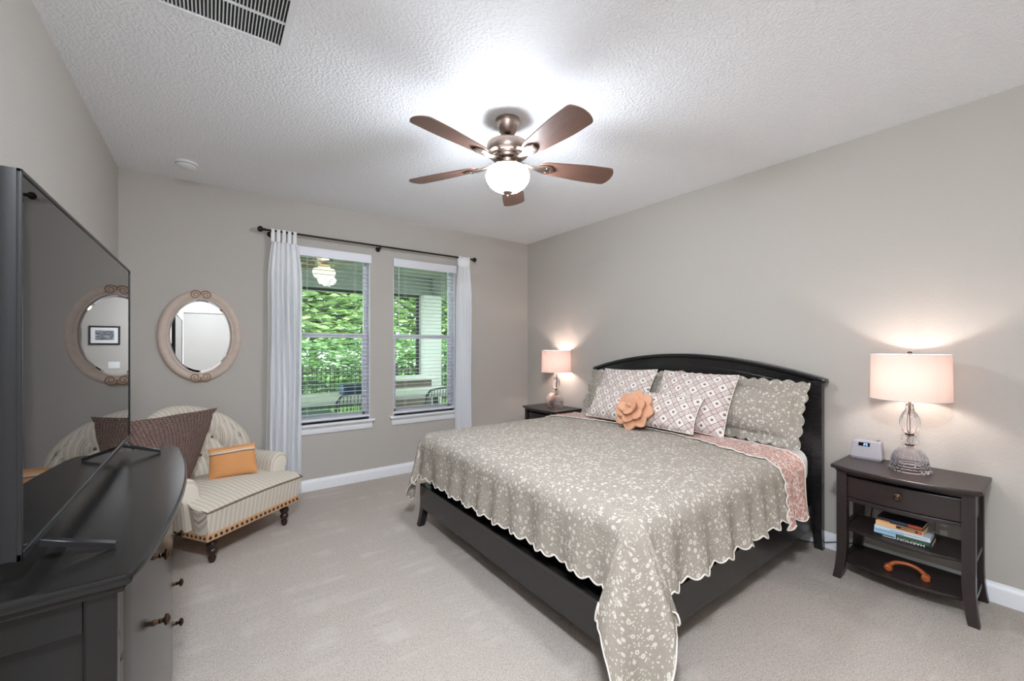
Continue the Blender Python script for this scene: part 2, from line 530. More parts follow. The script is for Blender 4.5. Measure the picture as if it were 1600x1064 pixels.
# baseboards
prof = [(0, 0), (.016, 0), (.016, .075), (.012, .088), (.006, .094), (.004, .105), (0, .108)]
def base(name, p0, p1, nrm):
    b = MB()
    d = Vector(p1)-Vector(p0)
    b.prism(prof, 0, 1, lambda a, z, c: Vector(p0)+d*c+Vector(nrm)*a+Vector((0, 0, z)))
    return struct(b.build(name, M['trim']))
base('baseboard_back', (XL, YB, 0), (XR, YB, 0), (0, -1, 0))
base('baseboard_right', (XR, YB, 0), (XR, YF, 0), (-1, 0, 0))
base('baseboard_left', (XL, YF, 0), (XL, YB, 0), (1, 0, 0))
base('baseboard_front', (XR, YF, 0), (DX1+.08, YF, 0), (0, 1, 0))
# door behind the camera, seen in the mirror
d = struct(MB().box(DX0, DX1, YF-.06, YF-.02, .01, 2.035, .003).build('door_1', M['doorpaint']))
b = MB().box(DX0-.07, DX0, YF, YF+.018, 0, 2.11, .004).box(DX1, DX1+.07, YF, YF+.018, 0, 2.11, .004)
b.box(DX0-.07, DX1+.07, YF, YF+.02, 2.04, 2.11, .004)
struct(b.build('trim_1', M['trim']))
b = MB().lathe([(0, 0), (.026, 0), (.026, .006), (.01, .01), (.01, .035), (.024, .045), (.027, .058), (.02, .07), (0, .073)], 20,
               T=Matrix.Translation((DX1-.06, YF-.02, .95)) @ Matrix.Rotation(-PI/2, 4, 'X'))
b.build('door_knob', M['nickel'], d)

def window(n, X):
    x0, x1 = X; z0, z1 = WZ
    yo = YB+.085
    fr = MB()
    for a in ((x0, x0+.035, z0, z1), (x1-.035, x1, z0, z1), (x0, x1, z1-.035, z1), (x0, x1, z0, z0+.04)):
        fr.box(a[0], a[1], yo, yo+.05, a[2], a[3], .004)
    fr.box(x0-.001, x0+.006, YB+.001, yo, z0, z1).box(x1-.006, x1+.001, YB+.001, yo, z0, z1).box(x0, x1, YB+.001, yo, z1-.006, z1+.001)
    win = struct(fr.build('window_%d' % n, M['vinyl']))
    zm = 1.495
    s = MB().box(x0+.03, x1-.03, yo-.012, yo+.03, zm-.022, zm+.022, .004)
    for q in (x0+.03, x1-.055): s.box(q, q+.025, yo-.008, yo+.02, z0+.035, zm, .003)
    s.box(x0+.03, x1-.03, yo-.008, yo+.02, z0+.03, z0+.065, .003)
    s.build('sash', M['vinyl'], win)
    MB().box(x0+.03, x1-.03, yo+.012, yo+.016, z0+.04, z1-.03).build('pane', M['glass'], win)
    # stool and apron below
    q = MB().box(x0-.045, x1+.045, YB-.045, YB+.08, z0-.022, z0, .006)
    q.prism([(0, 0), (.012, 0), (.018, .012), (.012, .05), (.03, .075), (0, .075)], x0-.02, x1+.02,
            lambda a, z, c: (c, YB-a, z0-.097+z))
    q.build('window_sill', M['trim'], win)
window(1, W1); window(2, W2)

def blind(X, label):
    x0, x1 = X; z0, z1 = WZ
    t = thing('window_blind', label, 'blinds', ((x0+x1)/2, YB-.0, z0), 0, 'white slatted window blinds')
    hw = (x1-x0)/2-.006; h = z1-z0
    MB().box(-hw-.012, hw+.012, -.034, -.004, h-.075, h+.012, .004).box(-hw, hw, -.004, .05, h-.045, h-.003, .003).build('valance', M['vinyl'], t)
    b = MB(); zz = h-.1; p = .0415
    while zz > .06:
        b.grid(lambda a, c: (lerp(-hw, hw, a), lerp(.006, .048, c), zz+.001*(1-(2*c-1)**2)), 1, 4)
        zz -= p
    o = b.build('slats', M['vinyl'], t)
    sm = o.modifiers.new('thick', 'SOLIDIFY'); sm.thickness = .0018
    c = MB()
    for q in (-hw*.62, hw*.62):
        for yy in (0, .054): c.tube([(q, yy, h-.06), (q, yy, .03)], .0011, 5)
    c.build('ladder_cord', M['white'], t)
    MB().box(-hw, hw, .001, .053, .022, .042, .004).build('bottom_rail', M['vinyl'], t)
    MB().tube([(-hw+.05, -.012, h-.05), (-hw+.05, -.012, h-.85)], .003, 6).build('tilt_wand', M['white'], t)
blind(W1, 'white slatted blind on the left window, beside the bronze rod bracket')
blind(W2, 'white slatted blind on the right window, nearest the room corner')

# ------------------------------------------------------------------ curtain rod and sheers
RY, RZ = YB-.09, 2.418
t = thing('curtain_rod', 'long dark bronze curtain rod with ball finials above both windows', 'curtain rod', (.393, RY, RZ))
L = 2.505-.393
MB().tube([(0, 0, 0), (L, 0, 0)], .0095, 12).build('rod', M['bronze'], t)
for q, sg in ((0, -1), (L, 1)):
    MB().lathe([(0, 0), (.012, 0), (.012, .012), (.008, .016), (.022, .026), (.027, .04), (.022, .054), (.008, .062), (0, .064)], 16,
               T=Matrix.Translation((q, 0, 0)) @ Matrix.Rotation(sg*PI/2, 4, 'Y')).build('finial', M['bronze'], t)
for q in (.045, L*.485, L-.045):
    b = MB().lathe([(0, 0), (.026, 0), (.026, .006), (.012, .012), (.009, .02), (.009, .08)], 16,
                   T=Matrix.Translation((q, .09, -.018)) @ Matrix.Rotation(PI/2, 4, 'X'))
    b.tube([(q, .006+.0135*math.cos(a), .0135*math.sin(a)-.001) for a in [PI*k/8-PI*.9 for k in range(9)]], .005, 6)
    b.build('bracket', M['bronze'], t)

def sheer(x0, x1, label, folds, ph, fl):
    t = thing('sheer_curtain', label, 'curtain', (0, 0, 0), 0, 'white sheer tab-top curtains')
    zt, zb = RZ-.095, .02
    cx, hw0 = (x0+x1)/2, (x1-x0)/2
    def f(a, b):
        z = lerp(zt, zb, b)
        hw = hw0*(1-.10*math.exp(-b*10))+fl*math.sin(min(b*7, 1)*PI/2)
        u = 2*a-1
        k = .012+.024*sstep(0, .3, b)
        y = RY+.002+k*math.sin(a*folds*2*PI+ph+1.2*math.sin(3*b+a*4))+.008*math.sin(a*folds*PI*3.3+2*b)
        x = cx+u*hw+.012*math.sin(5*b+ph)*b+.008*noise.noise((a*6, b*4, ph))
        return (x, y, z)
    MB().sheet(f, 110, 40).build('panel', M['sheer'], t)
    for k in range(5):
        q = x0+hw0*.16+(x1-x0)*.86*k/4.6
        hw = .0135
        def g(a, b):
            th = lerp(-PI*.5, PI*1.5, a)
            z = .018*math.sin(th)*1.0 if math.sin(th) > 0 else -.10*abs(math.sin(th))
            return (q+(b-.5)*2*hw, RY+.0165*math.cos(th), RZ+z)
        MB().sheet(g, 26, 2, wu=True).build('tab', M['sheer'], t)
sheer(.43, .665, 'white sheer curtain panel hanging left of the left window', 6.5, .3, .02)
sheer(2.325, 2.485, 'white sheer curtain panel hanging right of the right window, behind the bed foot', 5, 1.4, .012)

# ------------------------------------------------------------------ ceiling fan
FX, FY = 1.45, 2.02
t = thing('ceiling_fan', 'five-blade brown wood ceiling fan with brushed nickel motor and lit glass bowl', 'ceiling fan', (FX, FY, H))
MB().lathe([(0, -.001), (.074, -.001), (.076, -.012), (.069, -.018), (.066, -.03), (.06, -.055), (.046, -.076), (.034, -.086), (.026, -.088), (0, -.086)], 40).build('canopy', M['nickel'], t)
MB().lathe([(.013, -.08), (.013, -.155)], 16).build('downrod', M['bronze'], t)
MB().lathe([(0, -.146), (.11, -.146), (.124, -.15), (.128, -.158), (.128, -.200), (.124, -.207), (.108, -.211), (.103, -.214), (.101, -.226), (.09, -.230), (.087, -.242), (.08, -.247),
            (.064, -.250), (.06, -.266), (0, -.266)], 48).build('motor_housing', M['nickel'], t)
MB().lathe([(0, -.264), (.055, -.266), (.06, -.278), (.10, -.288), (.112, -.292), (.114, -.298), (.108, -.302), (0, -.302)], 40).build('light_fitter', M['nickel'], t)
prof = [(.108, -.300), (.118, -.305), (.127, -.318)]+[(.1315*math.cos(q) if q < 1.5 else .001, -.338-.098*math.sin(q)) for q in [k*PI/2/18 for k in range(19)]]
MB().lathe(prof, 48).build('glass_bowl', M['bowl'], t)
MB().lathe([(0, -.432), (.028, -.431), (.031, -.437), (.022, -.445), (.008, -.449), (.009, -.457), (.006, -.463), (0, -.465)], 20).build('finial', M['nickel'], t)
def blade_parts(ang):
    R0, R1 = .20, .675
    T = Matrix.Rotation(ang, 4, 'Z')
    pit = math.radians(12)
    def hw(r):
        s = (r-R0)/(R1-R0)
        w = lerp(.054, .078, sstep(0, .75, s))
        if s < .16: w *= math.sqrt(max(0, 1-((.16-s)/.16)**2))*.55+.45
        if s > .93: w *= math.sqrt(max(0.0, 1-((s-.93)/.075)**2))*.5+.5
        return w
    b = MB()
    zc = -.264
    for sgn in (0, 1):
        def f(a, c):
            r = lerp(R0, R1, a); u = 2*c-1
            yy = u*hw(r)
            zz = zc-(r-.2)*.02-yy*math.tan(pit)+(-.0035 if sgn else .0035)
            rr = r+(.012*(1-u*u) if a > .98 else 0)
            return T @ Vector((rr, yy, zz))
        b.grid(f, 40, 8, uv=lambda p, q: (p*.45, q*.15+sgn))
    # rim joining the two faces
    ring = []
    for a in [k/40 for k in range(41)]: ring.append((a, 0))
    for c in [k/8 for k in range(1, 9)]: ring.append((1, c))
    for a in [1-k/40 for k in range(1, 41)]: ring.append((a, 1))
    for c in [1-k/8 for k in range(1, 8)]: ring.append((0, c))
    def g(i, j):
        a, c = ring[int(round(i*len(ring))) % len(ring)]
        r = lerp(R0, R1, a); u = 2*c-1; yy = u*hw(r)
        zz = zc-(r-.2)*.02-yy*math.tan(pit)+(.0035-.007*j)
        return T @ Vector((r+(.012*(1-u*u) if a > .98 else 0), yy, zz))
    b.grid(g, len(ring), 1, wu=True)
    bl = b.build('blade', M['blade'], t, 60)
    k = MB()
    # iron: two arms to a rounded pad under the blade
    def arm(a, c):
        r = lerp(.06, .29, a); u = 2*c-1
        w = .02+.018*sstep(.45, .8, a)-.02*max(0, a-.88)/.12
        z = lerp(-.256, -.276, sstep(0, .6, a))-u*w*math.tan(pit)*sstep(.3, .7, a)-.006*(1-u*u)
        return T @ Vector((r, u*w, z))
    k.grid(arm, 20, 8)
    for (rr, yy) in ((.245, .018), (.245, -.018), (.272, 0)):
        k.blob(T @ Vector((rr, yy, -.281-yy*math.tan(pit))), .006, .006, .004, n=1)
    o = k.build('blade_bracket', M['nickel'], bl)
    sm = o.modifiers.new('thick', 'SOLIDIFY'); sm.thickness = .006
for k in range(5): blade_parts(math.radians(-94+72*k))
def flush(x_, y_, label):  # unseen fixture added as fill to even out the room light
    t = thing('fill_light', label, 'fill light', (x_, y_, H))
    MB().lathe([(0, 0), (.19, 0), (.19, -.02), (.18, -.024), (0, -.024)], 40).build('pan', M['white'], t)
    MB().lathe([(.175, -.024), (.17, -.04), (.14, -.06), (.09, -.074), (0, -.08)], 40).build('fill_emitter', M['fill_glow'], t)
M['fill_glow'] = emis('added_fill_glow', (.93, 1, 1.10, 1), FILL_L, .3)
flush(0.0, .0, 'unseen round fill light added on the ceiling above the camera')

# ------------------------------------------------------------------ ceiling vent, smoke detector
t = thing('ceiling_vent', 'white rectangular return air vent with fine slats in the ceiling', 'vent', (0, 0, H))
vx0, vx1, vy0, vy1 = -.36, .284, 1.66, 2.141
b = MB()
fr = .03
for a in ((vx0, vx0+fr, vy0, vy1), (vx1-fr, vx1, vy0, vy1), (vx0+fr, vx1-fr, vy0, vy0+fr*.6), (vx0+fr, vx1-fr, vy1-fr*.6, vy1)):
    b.box(a[0], a[1], a[2], a[3], -.009, 0, .002)
for q in (1.968, 1.815): b.box(vx0+fr, vx1-fr, q-.005, q+.005, -.008, -.001)
b.build('frame', M['trim'], t)
b = MB()
q = vx0+fr+.006
while q < vx1-fr:
    b.box(-.0008, .0008, vy0+.018, vy1-.018, -.008, .004, T=Matrix.Translation((q, 0, -.001)) @ Matrix.Rotation(.55, 4, 'Y'))
    q += .0127
b.build('slats', M['trim'], t)
MB().box(vx0+.012, vx1-.012, vy0+.01, vy1-.01, -.0012, -.0004).build('duct', M['dark'], t)
t = thing('smoke_detector', 'round white smoke detector on the ceiling near the left corner', 'smoke detector', (-.146, 3.898, H))
MB().lathe([(0, 0), (.068, 0), (.068, -.012), (.062, -.016), (.06, -.03), (.05, -.038), (0, -.04)], 40).build('body', M['white'], t)
MB().lathe([(.061, -.0195), (.0625, -.0195), (.0625, -.0225), (.061, -.0225)], 40).build('grille_ring', M['dark'], t)

# ------------------------------------------------------------------ oval mirror
t = thing('wall_mirror', 'oval wall mirror in a limewashed frame with carved scrolls', 'mirror', (-.064, YB, 1.47))
AX, AZ, WD = .281, .378, .07
def mf(a, c):
    th = a*2*PI; s = c
    prof = [(0, .0), (0, .014), (.006, .022), (.02, .03), (.04, .027), (.055, .02), (.062, .024), (.068, .022), (.07, .012), (.07, .0)]
    k = s*(len(prof)-1); i = min(int(k), len(prof)-2); f = k-i
    ins = lerp(prof[i][0], prof[i+1][0], f); y = lerp(prof[i][1], prof[i+1][1], f)
    return ((AX-ins)*math.cos(th), -y-.002, (AZ-ins)*math.sin(th))
MB().sheet(mf, 96, 18, wu=True).build('frame', M['limewash'], t, 50)
b = MB()
def mg(a, c):
    th = a*2*PI
    r = 1-c
    bev = .004*sstep(0, .11, 1-r)
    return ((AX-.064)*r*math.cos(th), -.008-bev, (AZ-.064)*r*math.sin(th))
V = b.grid(lambda a, c: mg(a, c*.085), 96, 3, wu=True)
b.fan([V[i][-1] for i in range(96)])
b.build('mirror_glass', M['mirror'], t, 3)
for sz in (1, -1):
    for sx in (1, -1):
        pts = []
        for k in range(40):
            q = k/39
            th = q*PI*3.6
            r = .034*(1-q)+.005
            pts.append((sx*(.036+r*math.cos(th+PI)*-1*-1), -.033, sz*(AZ-.037+r*math.sin(th))))
        MB().tube(pts, [.0052*(1-.45*k/39) for k in range(40)], 6).build('scroll', M['scroll'], t)

# ------------------------------------------------------------------ dresser
DXB, DXF, DY0, DY1, DT = -.55, -.135, 1.222, 2.662, .885
DYC = (DY0+DY1)/2; DHL = (DY1-DY0)/2
def bow(y, amt=.062): return amt*(1-((y-DYC)/DHL)**2)
t = thing('dresser', 'black bow-front dresser carrying the television', 'dresser', (0, 0, 0))
def outline(inset, xback):
    pts = [(xback, DY0+inset)]
    ys = [lerp(DY0+inset, DY1-inset, k/24) for k in range(25)]
    pts.append((DXF-inset-.006, DY0+inset))
    for y in ys[1:-1]: pts.append((DXF-inset+bow(y), y))
    pts.append((DXF-inset-.006, DY1-inset)); pts.append((xback, DY1-inset))
    return pts
MB().prism(outline(0, DXB), DT-.026, DT, bev=.007).prism(outline(.012, DXB), DT-.042, DT-.026, bev=.003).build('top', M['blackwood'], t, 30)
b = MB()
b.prism(outline(.045, DXB+.01), .10, DT-.042)
for y0 in (DY0+.022, DY1-.06):
    b.box(DXF-.085, DXF-.03, y0, y0+.038, 0, DT-.042, .006)
    b.box(DXB+.01, DXB+.06, y0, y0+.038, 0, DT-.042, .004)
for y in (DY0+.026, DY1-.044):
    b.box(DXB+.06, DXF-.085, y, y+.018, .10, .17, .002).box(DXB+.06, DXF-.085, y, y+.018, DT-.115, DT-.042, .002)
b.build('carcass', M['blackwood'], t, 30)
rows = [(.665, .83), (.455, .655), (.245, .445), (.115, .235)]
for cy0, cy1 in ((DY0+.065, DYC-.006), (DYC+.006, DY1-.065)):
    for z0, z1 in rows:
        b = MB()
        def df_(a, z, c): return (0, 0, 0)
        poly = [(lerp(cy0, cy1, k/14)) for k in range(15)]
        pp = [(DXF-.046+bow(y), y) for y in poly]+[(DXF-.075+bow(y), y) for y in poly[::-1]]
        b.prism(pp, z0, z1, bev=.003)
        dr = b.build('drawer', M['blackwood'], t, 30)
        ky = lerp(cy0, cy1, .46 if cy0 < DYC-.1 else .5)
        kx = DXF-.046+bow(ky)
        MB().lathe([(0, 0), (.010, 0), (.008, .006), (.0055, .012), (.008, .016), (.0055, .02), (.007, .024), (.015, .027), (.0165, .031), (.013, .036), (.006, .039), (0, .04)], 18,
                   T=Matrix.Translation((kx-.001, ky, (z0+z1)/2+.02)) @ Matrix.Rotation(PI/2, 4, 'Y')).build('knob', M['brass'], dr)

# ------------------------------------------------------------------ television
TX = -.317
t = thing('television', 'large flat black television on two feet on the dresser', 'television', (TX, 2.0, DT))
ty0, ty1, tz0, tz1 = -.715, .715, .052, .866
b = MB().box(-.030, -.004, ty0, ty1, tz0, tz1, .004)
b.box(-.060, -.028, ty0+.12, ty1-.12, tz0+.03, tz0+.48, .012)
b.build('cabinet', M['black'], t, 30)
MB().box(-.0045, -.0015, ty0+.008, ty1-.006, tz0+.014, tz1-.007).build('screen', M['screen'], t)
b = MB()
for a in ((ty0, ty0+.009, tz0, tz1), (ty1-.007, ty1, tz0, tz1), (ty0, ty1, tz1-.008, tz1), (ty0, ty1, tz0, tz0+.016)):
    b.box(-.006, .002, a[0], a[1], a[2], a[3], .0015)
b.build('bezel', M['black'], t, 30)
for y in (-.60, .53):
    b = MB()
    for x0, z0, x1, z1 in ((-.016, .052, .128, .004), (-.016, .052, -.14, .004)):
        b.prism([(-.011, 0), (.011, 0), (.011, .013), (-.011, .013)], 0, 1,
                lambda a, z, c: (lerp(x0, x1, c), y+a*(1-.1*c), lerp(z0, z1, c)+z-.003))
    b.box(-.03, -.004, y-.012, y+.012, .045, .075)
    b.build('foot', M['black'], t, 30)

# ------------------------------------------------------------------ bed
t = thing('bed', 'black king bed frame with a curved headboard and low footboard', 'bed', (0, 0, 0))
BY0, BY1, BF = 1.0, 3.005, 1.31
def sabre(dx, dy):
    return lambda z: (dx*max(0, (.2-z)/.2)**1.8, dy*max(0, (.2-z)/.2)**1.8)
def leg_mesh(cx, cy, hx, hy, h, dx, dy):
    b = MB(); q = sabre(dx, dy)
    def f(a, c):
        z = h*c; ox, oy = q(z); k = .82+.18*min(1, z/.2)
        cs = [(-1, -1), (1, -1), (1, 1), (-1, 1)]
        s = (a*4) % 4; i = int(s) % 4; fr = s-int(s)
        px = lerp(cs[i][0], cs[(i+1) % 4][0], fr); py = lerp(cs[i][1], cs[(i+1) % 4][1], fr)
        return (cx+ox+px*hx*k, cy+oy+py*hy*k, z)
    V = b.grid(f, 4, 16, wu=True)
    b.fan([V[i][0] for i in range(4)], True); b.fan([V[i][-1] for i in range(4)])
    return b
# footboard
MB().box(BF, BF+.028, BY0+.03, BY1-.03, .14, .318, .003).box(BF-.004, BF+.04, BY0+.03, BY1-.03, .302, .322, .004).build('footboard', M['bedwood'], t, 30)
for cy, s in ((BY0+.035, -1), (BY1-.035, 1)):
    leg_mesh(BF+.03, cy, .027, .027, .318, -.03, s*.012).build('leg', M['bedwood'], t, 30)
for cy in (BY0+.04, BY1-.068):
    MB().box(BF+.04, 3.33, cy, cy+.028, .14, .31, .003).build('side_rail', M['bedwood'], t, 30)
MB().box(BF+.028, 3.33, BY0+.068, BY1-.068, .235, .262).build('platform', M['blackcloth'], t)
# headboard
HC = 2.02; HW = 1.035
def arch(y): return 1.162+.158*(1-((y-HC)/HW)**2)
ys = [lerp(HC-HW+.03, HC+HW-.03, k/40) for k in range(41)]
b = MB()
b.prism([(y, arch(y)-.03) for y in ys]+[(ys[-1], .30), (ys[0], .30)], 3.352, 3.385, lambda a, z, c: (c, a, z))
hb = b.build('headboard', M['bedwood'], t, 30)
b = MB()
b.prism([(y, arch(y)-.10) for y in ys[3:-3]]+[(y, arch(y)-.185) for y in ys[3:-3][::-1]], 3.346, 3.353, lambda a, z, c: (c, a, z), bev=.003)
b.build('headboard_panel', M['bedwood'], hb, 30)
ys2 = [lerp(HC-HW-.005, HC+HW+.005, k/48) for k in range(49)]
b = MB(); b.prism([(y, arch(y)) for y in ys2]+[(y, arch(y)-.030) for y in ys2[::-1]], 3.325, 3.402, lambda a, z, c: (c, a, z), bev=.008)
b.build('headboard_cap', M['bedwood'], hb, 30)
for cy, s in ((HC-HW+.047, -1), (HC+HW-.047, 1)):
    MB().box(3.335, 3.39, cy-.03, cy+.03, .14, 1.145, .004).build('headboard_post', M['bedwood'], t, 30)
    leg_mesh(3.363, cy, .027, .029, .16, .0, s*.01).build('leg', M['bedwood'], t, 30)
# mattress
tag(MB().box(1.38, 3.30, 1.05, 2.96, .262, .44, .02, 2).build('box_spring', M['blackcloth']), 'black box spring between the bed frame and the white mattress', 'box spring')
tag(MB().box(1.385, 3.30, 1.05, 2.96, .44, .69, .085, 5).build('mattress', M['white_cloth']), 'thick white mattress showing between the pink fold and headboard', 'mattress')

# quilt -------------------------------------------------------------
QT = .728; QXF = 1.385; QHEAD = 2.935; QC = 2.005; QHW = .945; RHO = .085
def drape(s, v, off=0.0):
    """s: distance toward the foot measured from QHEAD; v: signed distance across; flat cloth coords -> point"""
    sl = QHEAD-QXF
    a = max(0, s-sl); bb = max(0, abs(v)-QHW); sg = 1 if v >= 0 else -1
    r = math.hypot(a, bb)
    px = QHEAD-min(s, sl); py = QC+max(-QHW, min(QHW, v))
    wr = .006*noise.noise((s*3.1, v*3.1, 1.7))+.003*noise.noise((s*9, v*9, 4))
    if r < 1e-6:
        return Vector((px, py, QT+wr+off-.012*sstep(.75, 1, abs(v)/QHW)-.008*sstep(sl-.25, sl, s)))
    phi = math.atan2(bb, a)
    corner = math.exp(-((phi-PI/4)/.42)**2) if (a > 0 and bb > 0) else 0
    arc = RHO*PI/2
    kcor = (1+(.55 if sg < 0 else .12)*math.exp(-((phi-PI/4)/.22)**2)) if corner else 1
    r2 = r*kcor
    if corner: r2 += .05*sstep(.82, 1, r*max(math.cos(phi), math.sin(phi))/OV)*abs(math.sin((phi-PI/4)*11))
    if r2 < arc:
        th = r2/RHO; h = RHO*math.sin(th); dz = RHO*(1-math.cos(th))
    else:
        h = RHO; dz = RHO+(r2-arc)
    dep = max(0, r2-arc*.6)
    # vertical ripples and a spreading corner
    if a > 0 and bb == 0: pp = v*1.0
    elif bb > 0 and a == 0: pp = s+7
    else: pp = phi*.5+3
    h += dep*(.05+.17*(.5+.5*math.sin(pp*2*PI/.19+1.3*math.sin(pp*5))) * (.55 if a > 0 and bb == 0 else .8))
    h += dep*(.10 if sg < 0 else .06)*corner
    lat = dep*(.30 if sg < 0 else .12)*(1-.75*sstep(.28, .68, dep))*math.sin(4*(phi-PI/4)) if corner else 0
    h += .012*noise.noise((s*4, v*4, 9))*min(1, dep*8)
    h += off
    if a > 0 and bb > 0: dx, dy = math.cos(phi), math.sin(phi)
    elif a > 0: dx, dy = 1, 0
    else: dx, dy = 0, 1
    dx2 = dx-lat/max(h, 1e-4)*.7071; dy2 = dy+lat/max(h, 1e-4)*.7071
    z = QT-.015-dz
    if z < .012: h += (.012-z)*.6; z = .012+.004*noise.noise((s*9, v*9, 2))
    return Vector((px-h*dx2, py+sg*h*dy2, z+wr*.5))
OV = .345
SLEN = QHEAD-QXF+OV
def scal(q, per=.073): return abs(math.sin(PI*q/per))
def qf(a, c):
    s = a*SLEN; v = (2*c-1)*(QHW+OV)
    ks = sstep(SLEN-.14, SLEN, s); kv = sstep(QHW+OV-.14, QHW+OV, abs(v))
    s2 = s+.020*ks*scal(v); v2 = v+(.020*kv*scal(s))*(1 if v > 0 else -1)
    return drape(s2, v2)
quilt = thing('quilt', 'taupe quilt with cream flowers draped over the bed, one corner hanging down', 'quilt', (0, 0, 0))
b = MB()
NU, NVV = 216, 320
def quv(a, c):
    s = a*SLEN; v = (2*c-1)*(QHW+OV)
    ea, eb = max(0, s-(QHEAD-QXF)), max(0, abs(v)-QHW)
    if ea > 0 and eb > 0:
        k = 1+.75*math.exp(-((math.atan2(eb, ea)-PI/4)/.45)**2)
        s += ea*(k-1); v += math.copysign(eb*(k-1), v)
    return (s, v)
V = b.grid(qf, NU, NVV, uv=quv)
edge = [V[i][0].co.copy() for i in range(0, NU+1)]+[V[NU][j].co.copy() for j in range(1, NVV+1)]+[V[i][NVV].co.copy() for i in range(NU-1, -1, -1)]
o = b.build('cover', M['quilt'], quilt, 80, merge=False)
MB().tube(edge, .0042, 5).build('binding', M['binding'], quilt, 80)
# turned-back head edge, rose side out
FO0, FO1 = .0, .31
def pf(a, c):
    v = (2*c-1)*(QHW+OV+.03)
    ka = sstep(.72, 1, a); kv = sstep(QHW+OV-.11, QHW+OV+.03, abs(v))
    s = lerp(FO0, lerp(.15, FO1, sstep(.25, .95, abs(v)/QHW)), a)+.016*ka*scal(v, .068)
    drop = max(0, abs(v)-QHW)
    s = s+.10*drop*(1-.2*a)
    v2 = v+.024*kv*scal(s, .1)*(1 if v > 0 else -1)
    p = drape(s, v2, .009)
    p.z += .004*noise.noise((s*20, v*16, 3))
    return p
b = MB()
NA, NC = 44, 330
V = b.grid(pf, NA, NC, uv=lambda a, c: (a*.3, c*2.6))
edge = [V[0][j].co.copy() for j in range(NC+1)]+[V[i][NC].co.copy() for i in range(1, NA+1)]+[V[NA][j].co.copy() for j in range(NC-1, -1, -1)]+[V[i][0].co.copy() for i in range(NA-1, 0, -1)]
fo = b.build('turned_edge', M['rose'], quilt, 80, merge=False)
fo['label'] = 'rose pink printed turned-back edge'
MB().tube(edge, .004, 5, closed=True).build('fold_binding', M['binding'], quilt, 80)

# pillows -----------------------------------------------------------
def pillow_mesh(w, h, th, n=(40, 30), pinch=.05, flange=0, sc_per=0, seed=0, wr=.006):
    b = MB()
    hw, hh = w/2, h/2
    for sgn in (1, -1):
        def f(a, c):
            u, v = 2*a-1, 2*c-1
            if flange:
                fu, fv = 1-flange/hw, 1-flange/hh
                uu, vv = min(1, abs(u)/fu), min(1, abs(v)/fv)
            else: uu, vv = abs(u), abs(v)
            prof = max(0, (1-uu**2.4))**.55*max(0, (1-vv**2.4))**.55
            z = sgn*(th/2*prof+.0015)
            x = u*hw*(1-pinch*(1-v*v)*abs(u)); y = v*hh*(1-pinch*(1-u*u)*abs(v))
            if sc_per:
                ks = sstep(.86, 1, abs(u)); kv = sstep(.82, 1, abs(v))
                x += math.copysign(.017, u)*ks*scal(y, sc_per); y += math.copysign(.017, v)*kv*scal(x, sc_per)
                z += .010*math.sin(x*40+seed)*max(ks, kv)+.012*math.sin(y*33+seed)*ks
            z += sgn*wr*noise.noise((x*9+seed, y*9, sgn*3))*min(1, prof*3)
            x += wr*.7*noise.noise((x*7, y*7+seed, 5)); y += wr*.7*noise.noise((x*7+9, y*7+seed, 5))
            return (x, y, z)
        b.grid(f, n[0], n[1], uv=lambda a, c: ((a-.5)*w, (c-.5)*h))
    return b
def outline_pts(w, h, pinch, n=40, sc_per=0):
    P = []
    for k in range(4*n):
        q, m = divmod(k, n); s = 2*m/n-1
        u, v = [(s, -1), (1, s), (-s, 1), (-1, -s)][q]
        x = u*w/2*(1-pinch*(1-v*v)*abs(u)); y = v*h/2*(1-pinch*(1-u*u)*abs(v))
        P.append((x, y, 0))
    return P
def bed_matrix(x, y, z, lean, yaw=0, roll=0):
    tt = math.radians(lean)
    R = Matrix(((0, math.sin(tt), -math.cos(tt)), (-1, 0, 0), (0, math.cos(tt), math.sin(tt)))).to_4x4()
    return Matrix.Translation((x, y, z)) @ Matrix.Rotation(math.radians(yaw), 4, 'Z') @ R @ Matrix.Rotation(math.radians(roll), 4, 'Z')
def place(o, Mx): o.matrix_world = Mx; return o
ZB = .745
def sham(y, lean, yaw, roll, label, seed):
    t = thing('pillow_sham', label, 'pillow', group='scalloped shams against the headboard')
    hh = .445
    place(t, bed_matrix(3.135, y, ZB+hh/2*math.cos(math.radians(lean))-.01, lean, yaw, roll))
    pillow_mesh(.95, hh, .17, (112, 64), .02, .055, .078, seed, .012).build('cover', M['quilt'], t, 80)
    return t
sham(1.515, 22, 2, -2, 'taupe flowered sham with scalloped edge at the near right end of the headboard', 1)
sham(2.50, 24, -2, 2, 'taupe flowered sham mostly hidden at the far left end of the headboard', 5)
def square(y, x, lean, yaw, roll, label, seed):
    t = thing('throw_pillow', label, 'pillow', group='diamond-print square pillows')
    h = .495
    place(t, bed_matrix(x, y, ZB+h/2*math.cos(math.radians(lean)), lean, yaw, roll))
    pillow_mesh(.60, h, .15, (44, 40), .05, 0, 0, seed, .008).build('cover', M['diamond'], t, 80)
    MB().tube(outline_pts(.60, h, .05), .0035, 5, closed=True).build('piping', M['binding'], t)
square(1.745, 3.0, 30, 3, -1, 'square diamond-print pillow right of the bed centre, leaning on the flowered sham', 11)
square(2.415, 3.0, 30, -3, 2, 'square diamond-print pillow left of the bed centre, behind the long lumbar pillow', 15)
t = thing('lumbar_pillow', 'long low diamond-print lumbar pillow in front of both square pillows', 'pillow')
place(t, bed_matrix(2.835, 2.105, ZB+.137, 32, 0, 0))
pillow_mesh(1.03, .295, .15, (60, 30), .04, 0, 0, 21, .008).build('cover', M['diamond'], t, 80)
MB().tube(outline_pts(1.03, .295, .04), .0035, 5, closed=True).build('piping', M['binding'], t)
